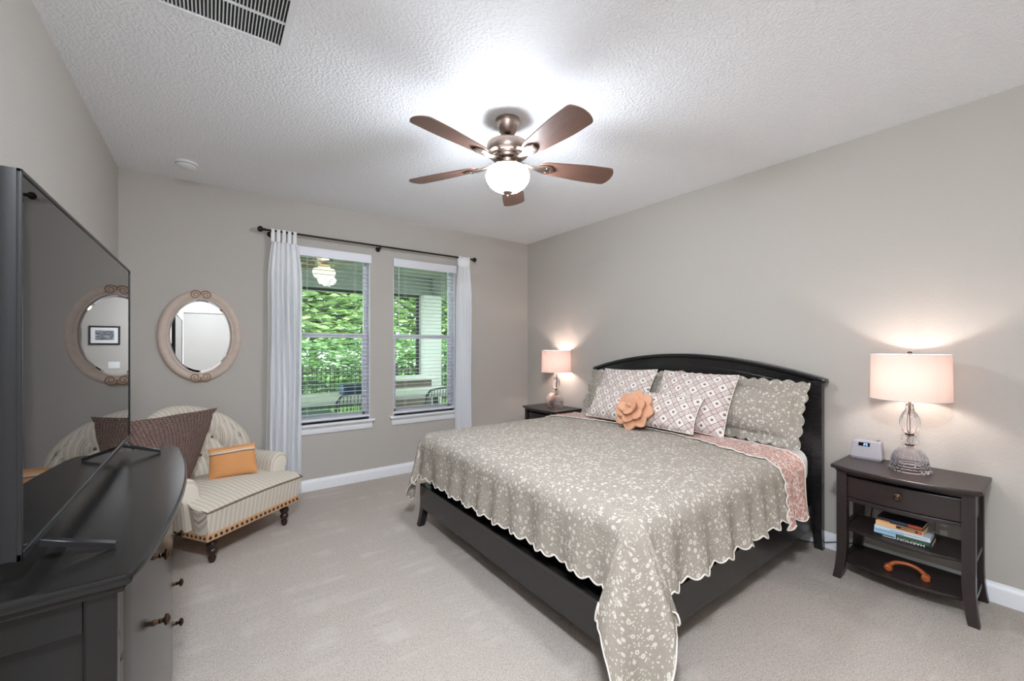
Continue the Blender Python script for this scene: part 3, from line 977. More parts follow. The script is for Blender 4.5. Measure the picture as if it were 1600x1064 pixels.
# flower cushion
t = thing('flower_cushion', 'peach felt cushion shaped like a rose leaning on the lumbar pillow', 'cushion')
place(t, bed_matrix(2.725, 2.06, ZB+.125, 28, 4, 0))
def petal(ang, r, ln, wd, thk, tilt, z):
    def f(a, c, sg):
        u = 2*c-1; s = a
        w = wd*(math.sin(PI*min(1, .14+.84*s)))**.7
        x = r+ln*s; y = u*w
        cup = .20*u*u*wd+tilt*s*s*ln
        tk = thk*math.sqrt(max(0, 1-u*u))*math.sqrt(max(0, math.sin(PI*(.05+.92*s))))
        zz = z+cup+sg*tk
        return Matrix.Rotation(ang, 4, 'Z') @ Vector((x, y, zz))
    b = MB()
    for sg in (1, -1): b.grid(lambda a, c: f(a, c, sg), 12, 12)
    return b
for (n_, r, ln, wd, tk, tilt, z, ph) in ((8, .040, .132, .066, .030, .02, .006, 0), (6, .026, .100, .058, .028, .22, .044, .45), (4, .004, .074, .046, .022, .5, .082, .2)):
    for k in range(n_): petal(ph+k*2*PI/n_, r, ln, wd, tk, tilt, z).build('petal', M['peach'], t, 70)
b = MB()
P = [((.008+.018*k/40)*math.cos(k*.32), (.008+.018*k/40)*math.sin(k*.32), .105+.012*math.sin(k*.3)-.02*k/40) for k in range(41)]
b.tube(P, .013, 8); b.build('centre_bud', M['peach'], t, 70)
MB().blob((0, 0, -.01), .10, .10, .03).build('backing', M['peach'], t)

# ------------------------------------------------------------------ nightstands
NT = .675
def nightstand():
    t = thing('nightstand', 'dark espresso bow-front nightstand right of the bed with books on its shelf', 'nightstand', (3.41, .56, 0), 0, 'espresso nightstands beside the bed')
    # local: x toward -room = negative; y along wall
    hw = .305
    def topo(ins, fx, bw):
        ys = [lerp(-hw+ins, hw-ins, k/20) for k in range(21)]
        return [(0, -hw+ins)]+[(fx+ins-bw*(1-(y/hw)**2), y) for y in ys]+[(0, hw-ins)]
    MB().prism(topo(0, -.39, .07), NT-.022, NT, bev=.006).prism(topo(.02, -.385, .06), NT-.036, NT-.022, bev=.003).build('top', M['espresso'], t, 30)
    for sy in (-1, 1):
        for cx, dx in ((-.345, -.022), (-.03, .008)):
            leg_mesh(cx, sy*.255, .026, .024, NT-.036, dx, sy*.020).build('leg', M['espresso'], t, 30)
        MB().box(-.32, -.055, sy*.255-.010, sy*.255+.010, .478, NT-.036, .002).build('side_panel', M['espresso'], t, 30)
        for z in (.285, .09): MB().box(-.32, -.055, sy*.262-.012, sy*.262+.012, z-.006, z+.02, .002).build('side_rail', M['espresso'], t, 30)
    MB().box(-.06, -.035, -.235, .235, .48, NT-.036).build('back_panel', M['espresso'], t)
    b = MB().box(-.352, -.33, -.235, .235, NT-.058, NT-.036, .002)
    ys = [lerp(-.235, .235, k/16) for k in range(17)]
    b.prism([(-.36-.03*(1-(y/.235)**2), y) for y in ys]+[(-.325, .235), (-.325, -.235)], .468, .49, bev=.002)
    b.box(-.345, -.05, -.235, .235, .474, .486)
    b.build('apron', M['espresso'], t, 30)
    dr = MB().prism([(-.358-.03*(1-(y/.235)**2), y) for y in ys]+[(-.335, .232), (-.335, -.232)], .494, NT-.062, bev=.004).build('drawer', M['espresso'], t, 30)
    MB().lathe([(0, 0), (.012, 0), (.009, .006), (.007, .012), (.014, .017), (.0185, .022), (.0185, .026), (.012, .03), (.009, .028), (.005, .031), (0, .031)], 22,
               T=Matrix.Translation((-.388, 0, .566)) @ Matrix.Rotation(-PI/2, 4, 'Y')).build('knob', M['brass'], dr)
    for z in (.30, .105):
        MB().prism([(-.03, -.25)]+[(-.325-.05*(1-(y/.25)**2), y) for y in [lerp(-.25, .25, k/18) for k in range(19)]]+[(-.03, .25)], z-.018, z, bev=.004).build('shelf', M['espresso'], t, 30)
    return t
ns = nightstand()
ns2 = dup(ns, (3.41, 3.60, 0), 0, 'dark espresso nightstand in the far corner, mostly hidden behind the bed')

def lamp():
    t = thing('table_lamp', 'crystal table lamp with pink drum shade on the near right nightstand', 'lamp', (3.215, .548, NT), 0, 'lit crystal table lamps')
    rib = lambda n, k: (lambda r, z, th: r*(1+k*math.cos(n*th)) if r > .03 else r)
    pr = [(.09, .001), (.094, .006), (.09, .013), (.083, .017), (.086, .024), (.081, .031), (.084, .038), (.079, .045), (.079, .06), (.073, .085), (.062, .108), (.045, .128), (.026, .14), (.016, .144), (.010, .144), (.010, .138), (.022, .134), (.040, .122), (.056, .104), (.067, .082), (.072, .06), (.073, .03), (.074, .001), (.09, .001)]
    MB().lathe(pr, 96, rib=rib(24, .02)).build('crystal_dome', M['crystal'], t, 50)
    MB().lathe([(0, .143), (.018, .143), (.021, .147), (.018, .151), (0, .151)], 24).build('collar', M['bronze'], t)
    MB().lathe([(0, .151), (.02, .152), (.034, .162), (.039, .176), (.034, .192), (.02, .202), (0, .203)], 72, rib=rib(16, .05)).build('crystal_ball', M['crystal'], t, 50)
    MB().lathe([(0, .203), (.017, .203), (.021, .207), (.017, .212), (0, .212)], 24).build('collar', M['bronze'], t)
    MB().lathe([(0, .212), (.018, .213), (.032, .226), (.041, .25), (.044, .275), (.041, .3), (.031, .325), (.02, .342), (.0175, .36), (.0175, .378), (.022, .392), (.027, .405), (.025, .409), (0, .41)], 64,
               rib=rib(14, .035)).build('crystal_column', M['crystal'], t, 50)
    MB().lathe([(.004, .145), (.004, .47), (0.0, .47)], 10).build('rod', M['nickel'], t)
    z0, z1, R = .408, .66, .172
    sh = MB()
    sh.grid(lambda a, c: ((R-.004*c)*math.cos(a*2*PI), (R-.004*c)*math.sin(a*2*PI), lerp(z0, z1, c)), 64, 6, wu=True)
    so = sh.build('lamp_shade', M['shade'], t)
    for z, rr in ((z0, R), (z1, R-.004)):
        b = MB().tube([(rr*math.cos(k*PI/24), rr*math.sin(k*PI/24), z) for k in range(48)], .0022, 6, closed=True)
        if z == z0: b.build('shade_ring', M['white'], so)
    for k in range(3): b.tube([(0, 0, z1-.012), ((R-.005)*math.cos(k*2.094), (R-.005)*math.sin(k*2.094), z1)], .0016, 5)
    b.build('shade_ring', M['white'], so)
    MB().lathe([(0, .645), (.005, .645), (.005, .662), (.011, .668), (.011, .674), (.005, .678), (0, .679)], 14).build('finial', M['bronze'], t)
    return t
lp = lamp()
lp2 = dup(lp, (3.275, 3.585, NT), 0, 'crystal table lamp with pink drum shade in the far corner beyond the bed')
for L in (lp, lp2):
    ld = bpy.data.lights.new('lamp_bulb', 'POINT'); ld.energy = LAMP_POWER; ld.color = (1, .93, .88); ld.shadow_soft_size = .03
    o = bpy.data.objects.new('lamp_bulb', ld); COL.objects.link(o); o.parent = L; o.location = (0, 0, .53)

# clock radio
t = thing('clock_radio', 'silver clock radio with small blue display beside the near lamp', 'clock', (3.345, .765, NT), .03)
def wedge(ins=0):
    return [(-.045+ins, .008), (-.022+ins, .112), (-.012, .118), (.03-ins, .114), (.04-ins, .008)]
b = MB(); b.prism([(x_, z_) for x_, z_ in wedge()], -.078, .078, lambda a, z, c: (a, c*(1-.10*(z-.008)/.11), z), bev=.006)
b.build('case', M['silver'], t, 30)
MB().box(-.04, .035, -.072, .072, 0, .009, .002).build('base', M['silver'], t)
q = MB(); nx = Vector((-.104, 0, .023)).normalized()
def scr(y, s, off): return Vector((-.045, y, .008))+Vector((.023, 0, .104))*s+nx*off
q.grid(lambda a, c: scr(lerp(.038, -.018, a), lerp(.70, .90, c), .0012), 1, 1)
dsp = q.build('display', M['display'], t)
seg = {'7': 'abc', '1': 'bc', '3': 'abgcd', '2': 'abged', '5': 'afgcd', '4': 'fgbc', '0': 'abcdef', '9': 'abcdfg'}
b = MB()
def bar(y0, s0, y1, s1):
    b.box(0, 1, 0, 1, 0, 1) if False else None
    w_ = .0009; dy, ds = (y1-y0), (s1-s0)*.106
    ln = math.hypot(dy, ds); ny, nz_ = -ds/ln*w_, dy/ln*w_
    pts = [(y0+ny, s0+nz_/.106), (y1+ny, s1+nz_/.106), (y1-ny, s1-nz_/.106), (y0-ny, s0-nz_/.106)]
    b.bm.faces.new([b.bm.verts.new(scr(a, c, .0018)) for a, c in pts])
for i, ch in enumerate('25'):
    y = .012-i*.011; wd_ = .0065; sB, sM, sT = .745, .80, .855
    sg = {'a': (y, sT, y-wd_, sT), 'd': (y, sB, y-wd_, sB), 'g': (y, sM, y-wd_, sM), 'f': (y, sM, y, sT), 'e': (y, sB, y, sM), 'b': (y-wd_, sM, y-wd_, sT), 'c': (y-wd_, sB, y-wd_, sM)}
    for k in seg[ch]: bar(*sg[k])
b.build('digit', M['digit'], dsp)
MB().lathe([(0, .116), (.01, .116), (.01, .121), (0, .122)], 16, c=(.006, -.05, 0)).build('snooze_button', M['nickel'], t)

# shell by the far lamp
t = thing('seashell', 'pale pink rounded seashell beside the far corner lamp', 'ornament', (3.30, 3.70, NT))
b = MB()
def shf(a, c):
    th = a*2*PI; ph = (c-.5)*PI
    r = .060*math.cos(ph)*(1+.06*math.sin(9*th)*math.cos(ph))
    return (r*math.cos(th), r*.9*math.sin(th), .076+.076*math.sin(ph)+.012*math.cos(th)*math.cos(ph))
b.grid(shf, 48, 20, wu=True); b.build('body', M['shell'], t, 80)
b = MB(); b.tube([(.03*math.cos(k*.35)*(1-k/30)-.01, -.03+.0*k, .085+.03*math.sin(k*.35)*(1-k/30)) for k in range(24)], [.012*(1-k/28) for k in range(24)], 8)
b.build('spire', M['shell'], t)

# books
def book(z, th, wy, dx, y, x, rz, c_spine, label, title=None, tcol=None, flip=False, band=None):
    t = thing('book', label, 'book', (x, y, z), rz, 'books stacked on the nightstand shelf')
    cm = plain('book_cover', c_spine, .45, nz=.05)
    b = MB().box(-dx/2, dx/2, -wy/2, wy/2, 0, .002).box(-dx/2, dx/2, -wy/2, wy/2, th-.002, th)
    b.box(-dx/2-.001, -dx/2+.0025, -wy/2, wy/2, 0, th, .001)
    b.build('cover', cm, t)
    MB().box(-dx/2+.002, dx/2-.004, -wy/2+.003, wy/2-.004, .002, th-.002).build('pages', M['paper'], t)
    if band:
        for (a0, a1, z0, z1, c) in band:
            MB().box(-dx/2-.0017, -dx/2+.001, lerp(wy/2, -wy/2, a0), lerp(wy/2, -wy/2, a1), z0*th, z1*th).build('cover_art', plain('cover_ink', c, .45), t)
    if title:
        cu = bpy.data.curves.new('ttl', 'FONT'); cu.body = title; cu.size = 1; cu.extrude = .004; cu.align_x = 'CENTER'; cu.align_y = 'CENTER'
        to = bpy.data.objects.new('ttl', cu); COL.objects.link(to)
        dg = bpy.context.evaluated_depsgraph_get()
        me = bpy.data.meshes.new_from_object(to.evaluated_get(dg)); COL.objects.unlink(to); bpy.data.objects.remove(to)
        o = bpy.data.objects.new('spine_title', me); COL.objects.link(o); o.parent = t
        me.materials.clear(); me.materials.append(plain('title_ink', tcol, .5))
        xs = [v_.co.x for v_ in me.vertices]; ysz = [v_.co.y for v_ in me.vertices]
        for v_ in me.vertices: v_.co.x -= (min(xs)+max(xs))/2; v_.co.y -= (min(ysz)+max(ysz))/2
        k = flip[0]/(max(xs)-min(xs)); kz = flip[1]/(max(ysz)-min(ysz))
        R = Matrix(((0, 0, -1), (-1, 0, 0), (0, 1, 0))).to_4x4()
        up = Matrix.Rotation(PI, 4, 'Z') if flip[4] else Matrix.Identity(4)
        o.matrix_local = Matrix.Translation((-dx/2-.002, flip[2], flip[3])) @ R @ up @ Matrix.Diagonal((k, kz, .2, 1))
    return t
SZ = .3005
bx, by = 3.165, .56
book(SZ, .034, .235, .155, by, bx, .02, S(22, 30, 32), 'dark green hardback with white title, bottom of the shelf stack', 'HARMONY', S(235, 235, 228), (.125, .013, -.028, .0105, True),
     [(.42, .97, .5, .98, S(52, 86, 62)), (.0, .40, .45, .98, S(150, 190, 214)), (.16, .38, .12, .26, S(214, 206, 190))])
book(SZ+.0345, .022, .228, .15, by+.002, bx-.002, .025, S(206, 216, 224), 'pale blue and white book, second from the bottom of the shelf stack', None, None, None,
     [(.02, .55, .05, .4, S(150, 186, 210)), (.3, .95, .5, .62, S(92, 116, 150))])
book(SZ+.057, .024, .196, .13, by+.012, bx+.0, -.03, S(226, 178, 128), 'cream and orange paperback, second from the top of the shelf stack', None, None, None,
     [(.45, .98, .25, .9, S(60, 40, 34)), (.55, .85, .45, .7, S(238, 170, 96)), (.9, .97, .3, .85, S(206, 98, 50))])
book(SZ+.0815, .021, .19, .126, by+.012, bx+.0, -.01, S(46, 40, 44), 'dark paperback with orange-red end, top of the shelf stack', None, None, None,
     [(.02, .3, .02, .3, S(224, 150, 96)), (.35, .68, .3, .95, S(40, 60, 86)), (.7, .99, .3, .98, S(176, 74, 40))])
t_art = MB().box(-.05, .055, -.088, -.02, .0208, .0214)
# orange wooden handle on the lower shelf
t = thing('wooden_handle', 'orange wooden arched handle lying on the lowest nightstand shelf', 'ornament', (3.125, .545, .1055), .12)
pts = []
for k in range(25):
    q = k/24; th = PI*q
    pts.append((0, .072*math.cos(th), .012+.054*math.sin(th)**.8))
MB().tube(pts, [.0125-.003*math.sin(PI*k/24) for k in range(25)], 12).build('grip', M['amber'], t)
for s in (-1, 1):
    MB().lathe([(0, -.022), (.012, -.022), (.0185, -.016), (.014, -.008), (.012, 0), (.014, .008), (.0185, .016), (.012, .022), (0, .022)], 18,
               T=Matrix.Translation((0, s*.075, .0188)) @ Matrix.Rotation(PI/2, 4, 'Y')).build('end_knob', M['amber'], t)

# cord and outlet by the nightstand
tag(MB().tube([(3.37, 1.55, .006), (3.36, 1.3, .006), (3.385, 1.12, .006), (3.395, 1.05, .02), (3.402, .95, .06), (3.403, .86, .085), (3.404, .8, .14), (3.403, .76, .3), (3.395, .74, .46)], .003, 6).build('power_cord', M['cord']),
    'thin black power cord running behind the near nightstand to the bed', 'cord')
t = thing('wall_outlet', 'small white wall outlet plate low behind the near nightstand', 'outlet', (XR, .44, .33))
MB().box(-.006, 0, -.035, .035, -.057, .057, .003).build('plate', M['wall'], t)
for z in (-.025, .025): MB().box(-.0085, -.005, -.016, .016, z-.014, z+.014, .004).build('socket', M['white'], t)

# ------------------------------------------------------------------ armchair
ang = math.radians(37.5)
ch = thing('armchair', 'cream ticking-stripe tufted armchair on turned legs in the left corner', 'armchair', (.222, 3.452, 0), ang)
# local: x right, y back, z up
def seat_pt(u, v, top):
    hw = lerp(.365, .33, sstep(.15, .45, v)); return hw
b = MB()
def seatf(a, c):
    # section loop around x, running front->back
    y = lerp(-.075, .56, a)
    hw = lerp(.395, .335, sstep(-.02, .18, y))
    rnd = .05
    crown = .045*math.sin(PI*min(1, max(0, (y+.075)/.66)))
    zt = .366+crown*.9
    fr = sstep(-.075, -.03, y); hw *= (.965+.035*fr); zt -= .02*(1-fr)
    s = c*4
    pts = [(-hw+.03, .205), (hw-.03, .205), (hw, zt), (-hw, zt)]
    i = int(s) % 4; f = s-int(s)
    x_ = lerp(pts[i][0], pts[(i+1) % 4][0], f); z_ = lerp(pts[i][1], pts[(i+1) % 4][1], f)
    if i == 2: z_ += lerp(.010, .03, sstep(-.05, .15, y))*math.sin(PI*f)
    yy = y+(0.03*(z_-.205)/.17*-(1-sstep(-.075, .05, y)))*-1*0
    if y < 0: yy = y-.03*(z_-.2)/.17*(1-sstep(-.075, .02, y))
    return (x_, yy, z_)
V = b.grid(seatf, 24, 48, wv=True)
b.fan(V[0]); b.fan(V[-1])
b.build('seat', M['tickx'], ch, 50)
pts = []
for k in range(31):
    x_ = lerp(-.378, .378, k/30)
    pts.append((x_, -.103, .355+.010*math.sin(PI*k/30)))
pts = [(-.388, .02, .378), (-.385, -.05, .365)]+pts+[(.385, -.05, .365), (.388, .02, .378)]
MB().tube(pts, .006, 6).build('piping', M['piping'], ch)
b = MB()
b.prism([(-.365, -.082), (.365, -.082), (.33, .55), (-.33, .55)], .165, .212, bev=.004)
b.build('trim_band', M['burlap'], ch, 30)
b = MB()
for k in range(20): b.blob((lerp(-.345, .345, k/19), -.084, .188), .0105, .005, .0115, n=1)
for k in range(16):
    for s in (-1, 1): b.blob((s*lerp(.3635, .332, k/15), lerp(-.06, .52, k/15), .188), .005, .0105, .0115, n=1)
b.build('nailheads', M['nail'], ch)
lp_ = [(0, .17), (.032, .17), (.034, .155), (.024, .148), (.022, .14), (.031, .128), (.033, .115), (.027, .1), (.02, .092), (.026, .086), (.03, .074), (.027, .058), (.018, .05), (.017, .044), (.022, .036), (.021, .02), (.014, 0), (0, 0)]
for x_, y_ in ((-.285, -.02), (.285, -.02), (-.27, .48), (.27, .48)):
    MB().lathe(lp_, 22, c=(x_, y_, 0)).build('leg', M['turned'], ch, 50)
# arms: rolled section swept front to back
def armsec(s, c):
    P = [(.27, .21), (.268, .34), (.272, .43), (.285, .49), (.315, .53), (.36, .543), (.405, .527), (.43, .49), (.43, .45), (.412, .425), (.395, .40), (.385, .33), (.375, .21)]
    k = c*(len(P)-1); i = min(int(k), len(P)-2); f = k-i
    return lerp(P[i][0], P[i+1][0], f), lerp(P[i][1], P[i+1][1], f)
for s in (-1, 1):
    b = MB()
    def af(a, c):
        x_, z_ = armsec(s, c)
        e = min(1, a/.12); k = math.sqrt(max(0, 1-(1-e)**2))
        cx, cz = .345, .36
        kk = .72+.28*k
        y_ = lerp(.085, .56, a)
        if e < 1: y_ = .085+.057*(1-math.cos(e*PI/2))*1.0
        zz = lerp(cz, z_, kk) if z_ > .3 else z_
        lift = .05*sstep(.55, 1, a)*(1 if z_ > .4 else 0)
        return (s*lerp(cx, x_, kk), y_, zz+lift)
    V = b.grid(af, 30, 36)
    b.fan(V[0]); b.fan(V[-1])
    b.build('arm', M['ticky'], ch, 60)
# tufted back
A0 = 1.12
def bplan(u):
    th = u*A0
    return Vector((.425*math.sin(th), .62-.36*(1-math.cos(th)), 0)), Vector((-math.sin(th)*.8, -math.cos(th), 0)).normalized()
def btop(u): return .57+.36*max(0, math.cos(u*PI/2))**.52
TP, TR = .19, .125
def tuft(x_, z_):
    a = PI*(x_/TP+(z_-.42)/(2*TR)); c = PI*(x_/TP-(z_-.42)/(2*TR))
    return .040*(abs(math.sin(a))*abs(math.sin(c)))**.45
b = MB()
def bf(a, c):
    u = 2*a-1
    p, n = bplan(u); zt = btop(u); r = .055
    arcx = u*A0*.40
    if c < .55:
        z = lerp(.32, zt-r, c/.55); off = .045+tuft(arcx, z)*sstep(1.0, .86, abs(u))
    elif c < .8:
        th = (c-.55)/.25*PI; z = zt-r+r*math.sin(th); off = -.005+.05*math.cos(th)+tuft(arcx, zt-r)*max(0, math.cos(th))
    else:
        z = lerp(zt-r, .21, (c-.8)/.2); off = -.055
    q = p+n*off
    q.z = z; q.y += (z-.4)*.20*(1-.5*abs(u))
    return q
V = b.grid(bf, 90, 80)
b.fan([V[i][0] for i in range(91)]+[V[i][-1] for i in range(90, -1, -1)]) if False else None
o = b.build('back', M['tickx'], ch, 75)
for r_ in range(4):
    z = .42+r_*TR
    for k in range(-3, 4):
        x_ = (k+(.5 if r_ % 2 else 0))*TP
        u = x_/(A0*.40)
        if abs(u) > .93: continue
        if z > btop(u)-.07: continue
        p, n = bplan(u); q = p+n*.05; q.z = z; q.y += (z-.4)*.20*(1-.5*abs(u))
        MB().blob(q, .012, .012, .012, n=2).build('button', M['piping'], ch)

# knitted pillow and orange pillow on the chair
def aim(o, loc, right, up):
    r = Vector(right).normalized(); u = Vector(up); u = (u-r*u.dot(r)).normalized(); n = r.cross(u)
    o.matrix_world = Matrix(((r.x, u.x, n.x, loc[0]), (r.y, u.y, n.y, loc[1]), (r.z, u.z, n.z, loc[2]), (0, 0, 0, 1)))
    return o
CR = Vector((math.cos(ang), math.sin(ang), 0)); CB = Vector((-math.sin(ang), math.cos(ang), 0)); CO = Vector((.222, 3.452, 0))
def chair_pt(x_, y_, z_): return CO+CR*x_+CB*y_+Vector((0, 0, z_))
t = thing('knitted_pillow', 'large brown chunky-knit pillow slung against the tufted back of the armchair', 'pillow', chair_pt(0, .5, .44))
o = pillow_mesh(.62, .52, .13, (60, 50), .03, 0, 0, 31, .01).build('cover', M['knit'], t, 80)
KTR, KTL, KBL, KBR = (.245, .615, .885), (-.50, .50, .90), (-.40, .30, .46), (-.12, .40, .45)
for v_ in o.data.vertices:
    a, c = v_.co.x/.62+.5, v_.co.y/.52+.5
    top = Vector(KTL).lerp(Vector(KTR), a); bot = Vector(KBL).lerp(Vector(KBR), a)
    p = bot.lerp(top, c); p += Vector((.12, -.95, .25))*v_.co.z+Vector((0, -.05, 0))*(1-(2*a-1)**2)*(-.3)
    v_.co = CR*p.x+CB*(p.y-.5)+Vector((0, 0, p.z-.44))
t = thing('orange_pillow', 'small orange pillow with pale woven stripes on the armchair seat', 'pillow')
rv = CR*.83-CB*.56
aim(t, chair_pt(.062, .225, .537), rv+Vector((0, 0, .02)), Vector((0, 0, 1))+CB*.30+CR*.18)
pillow_mesh(.30, .225, .09, (36, 26), .06, 0, 0, 41, .008).build('cover', M['orange'], t, 80)

# ------------------------------------------------------------------ on the wall behind the camera (seen by reflection)
def picture(x_, label):
    t = thing('framed_picture', label, 'picture', (x_, YF, 1.58), 0, 'framed pictures on the wall behind the camera')
    b = MB()
    for a in ((-.2, .2, .14, .165), (-.2, .2, -.165, -.14), (-.2, -.175, -.14, .14), (.175, .2, -.14, .14)): b.box(a[0], a[1], 0, .022, a[2], a[3], .003)
    b.build('frame', M['black'], t, 30)
    MB().box(-.178, .178, .004, .009, -.142, .142).build('mat_board', M['white'], t)
    x = N('grey_photograph'); f = x.noise(x.coord('Object', (3, 1, 9)), 5, 4)
    x.col(x.ramp(f, [(.35, S(52, 54, 58)), (.65, S(168, 170, 172))]))
    MB().box(-.12, .12, .009, .0105, -.085, .085).build('print', x.m, t)
picture(.87, 'black framed grey landscape photograph with white mat, nearest the light switch')
picture(1.36, 'black framed grey landscape photograph with white mat, farther right behind the camera')
t = thing('light_switch', 'white triple light switch plate on the wall behind the camera', 'light switch', (.75, YF, 1.05))
MB().box(-.075, .075, 0, .006, -.058, .058, .003).build('plate', M['white'], t)
for q in (-.046, 0, .046): MB().box(q-.016, q+.016, .005, .009, -.033, .033, .002).build('rocker', M['white'], t)

# ------------------------------------------------------------------ patio and garden
struct(MB().box(-3, 5.2, YB+TH, 7.9, -.14, -.03).build('patio_floor', M['paver']))
struct(MB().box(-3, 4.0, YB+TH, 7.9, 2.72, 2.82).build('patio_ceiling', M['patioceil']))
b = MB().box(-3, 4.0, 7.5, 7.8, 2.38, 2.72).box(3.55, 3.9, YB+TH, 7.5, 2.42, 2.72)
struct(b.build('patio_beam', M['patioceil']))
t = thing('patio_column', 'square white stucco column at the patio corner outside the right window', 'column', (3.52, 7.62, -.03))
MB().box(-.19, .19, -.19, .19, 0, 2.42, .01).build('shaft', M['stucco'], t, 30)
MB().box(-.22, .22, -.22, .22, 0, .12, .01).build('plinth', M['stucco'], t, 30)
t = thing('screen_frame', 'dark bronze aluminium screen framing along the patio edge', 'screen frame', (0, 7.62, 0))
for x_ in (-1.3, .05, 3.28): MB().box(x_-.025, x_+.025, -.025, .025, -.03, 2.39).build('post', M['alum'], t)
MB().box(-3, 3.3, -.02, .02, 2.34, 2.39).build('head_rail', M['alum'], t)
t = thing('screen_frame', 'dark bronze aluminium screen post at the open end of the patio', 'screen frame', (3.86, 7.2, 0))
MB().box(-.025, .025, -.03, .03, -.03, 2.43).build('post', M['alum'], t)
MB().box(-.02, .02, -2.6, .03, .86, .9).build('chair_rail', M['alum'], t)
# patio fan
t = thing('patio_fan', 'patio ceiling fan with a lit bowl seen through the left window', 'ceiling fan', (1.22, 5.9, 2.72))
MB().lathe([(0, 0), (.07, 0), (.06, -.05), (.02, -.07), (.02, -.15), (.1, -.16), (.12, -.2), (.1, -.26), (.06, -.3), (0, -.3)], 28).build('motor', M['nickel'], t)
MB().lathe([(.13, -.31)]+[(.142*math.cos(q) if q < 1.5 else .001, -.34-.13*math.sin(q)) for q in [k*PI/20 for k in range(11)]], 28).build('bowl', M['patiobowl'], t)
for k in range(5):
    a = .5+k*2*PI/5; T = Matrix.Rotation(a, 4, 'Z')
    MB().box(.14, .64, -.06, .06, -.225, -.215, .002, T=T @ Matrix.Rotation(.2, 4, 'X')).build('blade', M['blade'], t)
ld = bpy.data.lights.new('patio_bulb', 'POINT'); ld.energy = PATIO_POWER; ld.color = (1, .9, .7); ld.shadow_soft_size = .05
o = bpy.data.objects.new('patio_bulb', ld); COL.objects.link(o); o.parent = t; o.location = (.05, -.02, -.29)
# table and chairs
t = thing('patio_table', 'long white patio dining table outside the windows', 'table', (1.9, 5.72, -.03))
MB().box(-1.35, 1.2, -.42, .42, .70, .76, .008).build('tabletop', M['tabletop'], t, 30)
for x_ in (-1.2, 1.02):
    for y_ in (-.34, .34): MB().box(x_-.035, x_+.035, y_-.035, y_+.035, 0, .70).build('leg', M['alum'], t)
def pchair(x_, y_, rz, label):
    t = thing('patio_chair', label, 'chair', (x_, y_, -.03), rz, 'grey woven patio chairs')
    MB().tube([(-.24, .2, .44), (-.24, .24, .60), (-.23, .27, .78), (-.18, .285, .85), (0, .29, .87), (.18, .285, .85), (.23, .27, .78), (.24, .24, .60), (.24, .2, .44)], .014, 8).build('back_frame', M['wire'], t)
    b = MB()
    for k in range(11):
        q = lerp(-.2, .2, k/10); b.tube([(q, .21, .45), (q, .28, .845-.02*(q/.2)**2)], .005, 5)
    b.build('back_cords', M['wire'], t)
    MB().box(-.25, .25, -.24, .24, .42, .455, .012).build('seat', M['wire'], t, 30)
    for sx in (-1, 1):
        for sy in (-1, 1): MB().tube([(sx*.22, sy*.2, .43), (sx*.25, sy*.24, 0)], .013, 6).build('leg', M['wire'], t)
    return t
pchair(1.38, 5.18, PI, 'grey woven patio chair nearest the left window, right of the sheer')
pchair(2.46, 5.16, PI, 'grey woven patio chair nearest the right window')
pchair(1.2, 6.42, 0, 'grey woven patio chair across the table, facing the house')
t = thing('cooler', 'navy blue lidded cooler box standing on the patio table', 'cooler', (1.62, 5.84, .733))
MB().box(-.2, .2, -.14, .14, 0, .10, .015).build('body', M['blue'], t, 30)
MB().box(-.21, .21, -.15, .15, .102, .135, .012).build('lid', M['blue'], t, 30)
t = thing('outdoor_counter', 'stone outdoor counter with a white top beyond the patio table', 'counter', (3.0, 7.05, -.03))
MB().box(-.55, .20, -.25, .25, 0, .82).build('stone_base', M['stone'], t)
MB().box(-.62, .27, -.3, .3, .82, .875, .008).build('countertop', M['tabletop'], t, 30)
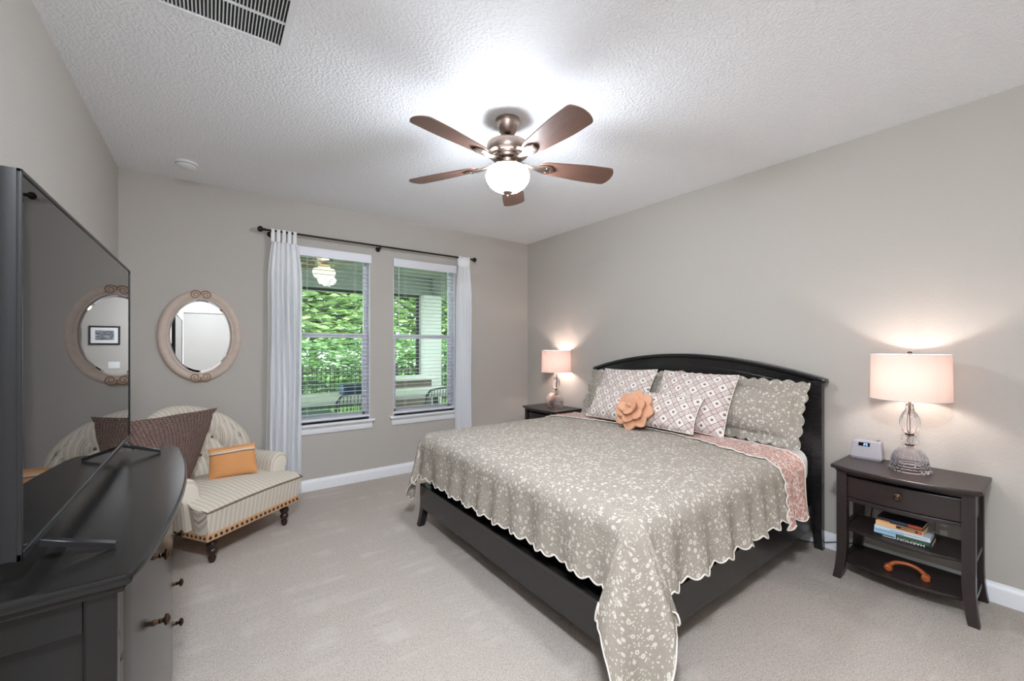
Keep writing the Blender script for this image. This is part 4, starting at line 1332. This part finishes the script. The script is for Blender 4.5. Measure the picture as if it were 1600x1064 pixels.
# lawn and fence
struct(MB().box(-14, 22, 7.9, 30, -.5, -.3).build('lawn_ground', M['grass']))
struct(MB().box(4.0, 22, 2, 7.9, -.5, -.3).build('side_ground', M['grass']))
t = thing('garden_fence', 'black metal picket fence across the garden', 'fence', (0, 11.2, -.3))
b = MB()
q = -3.0
while q < 12: b.box(q-.009, q+.009, -.009, .009, 0, 1.15); q += .105
b.build('pickets', M['fence'], t)
MB().box(-3, 12, -.015, .015, 1.02, 1.06).box(-3, 12, -.015, .015, .12, .16).build('rails', M['fence'], t)
for k in range(7): MB().box(-3+k*2.4-.03, -3+k*2.4+.03, -.03, .03, 0, 1.2).build('post', M['fence'], t)
def leaves(b, c, rx, ry, rz, n, size):
    for _ in range(n):
        while True:
            p = Vector((random.uniform(-1, 1), random.uniform(-1, 1), random.uniform(-1, 1)))
            if .25 < p.length < 1: break
        k = 1+.35*noise.noise(p*2.3+Vector(c))
        p = Vector((p.x*rx*k, p.y*ry*k, p.z*rz*k))+Vector(c)
        s = size*random.uniform(.6, 1.3)
        R = Matrix.Rotation(random.uniform(0, 6.28), 3, 'Z') @ Matrix.Rotation(random.uniform(-1.1, 1.1), 3, 'X')
        vs_ = [b.bm.verts.new(p+R @ Vector(q)) for q in ((-.5*s, 0, 0), (0, -.24*s, .06*s), (.5*s, 0, 0), (0, .24*s, .06*s))]
        b.bm.faces.new(vs_)
def tree(name, x_, y_, h, r, m, n, size, label, cat, group, trunk=True):
    t = thing(name, label, cat, (x_, y_, -.3), 0, group)
    b = MB()
    if trunk:
        leaves(b, (0, 0, h*.62), r, r*.8, h*.42, n, size)
        leaves(b, (r*.4, -.2, h*.4), r*.7, r*.6, h*.22, n//3, size)
    else:
        leaves(b, (0, 0, h*.5), r, r*.7, h*.5, n, size)
    b.build('foliage', M[m], t, 180, merge=False)
    if trunk:
        MB().tube([(0, 0, 0), (.05, 0, h*.3), (-.04, .05, h*.6), (.05, 0, h*.85)], [.16, .13, .09, .03], 9).build('trunk', M['bark'], t)
for x_, y_, h, r, m in ((0.2, 15.5, 7.5, 2.2, 'leaf2'), (2.6, 14.2, 6.8, 1.9, 'leaf1'), (4.9, 15.2, 7.6, 2.2, 'leaf1'), (7.4, 14.4, 7.0, 2.1, 'leaf1'), (9.8, 15.6, 7.6, 2.4, 'leaf2'), (12.6, 14.0, 7.0, 2.3, 'leaf1')):
    tree('garden_tree', x_, y_, h, r, m, 4200, .34, 'leafy green tree growing beyond the black garden fence', 'tree', 'trees beyond the garden fence')
for x_, r, h in ((.6, 1.2, 2.2), (2.5, 1.3, 1.9), (4.4, 1.2, 2.3), (6.3, 1.3, 2.0), (8.3, 1.3, 2.2)):
    tree('garden_shrub', x_, 12.6, h, r, 'leaf3' if int(x_) % 2 else 'leaf2', 2400, .2, 'dense green shrub right behind the black garden fence', 'shrub', 'shrubs behind the garden fence', False)
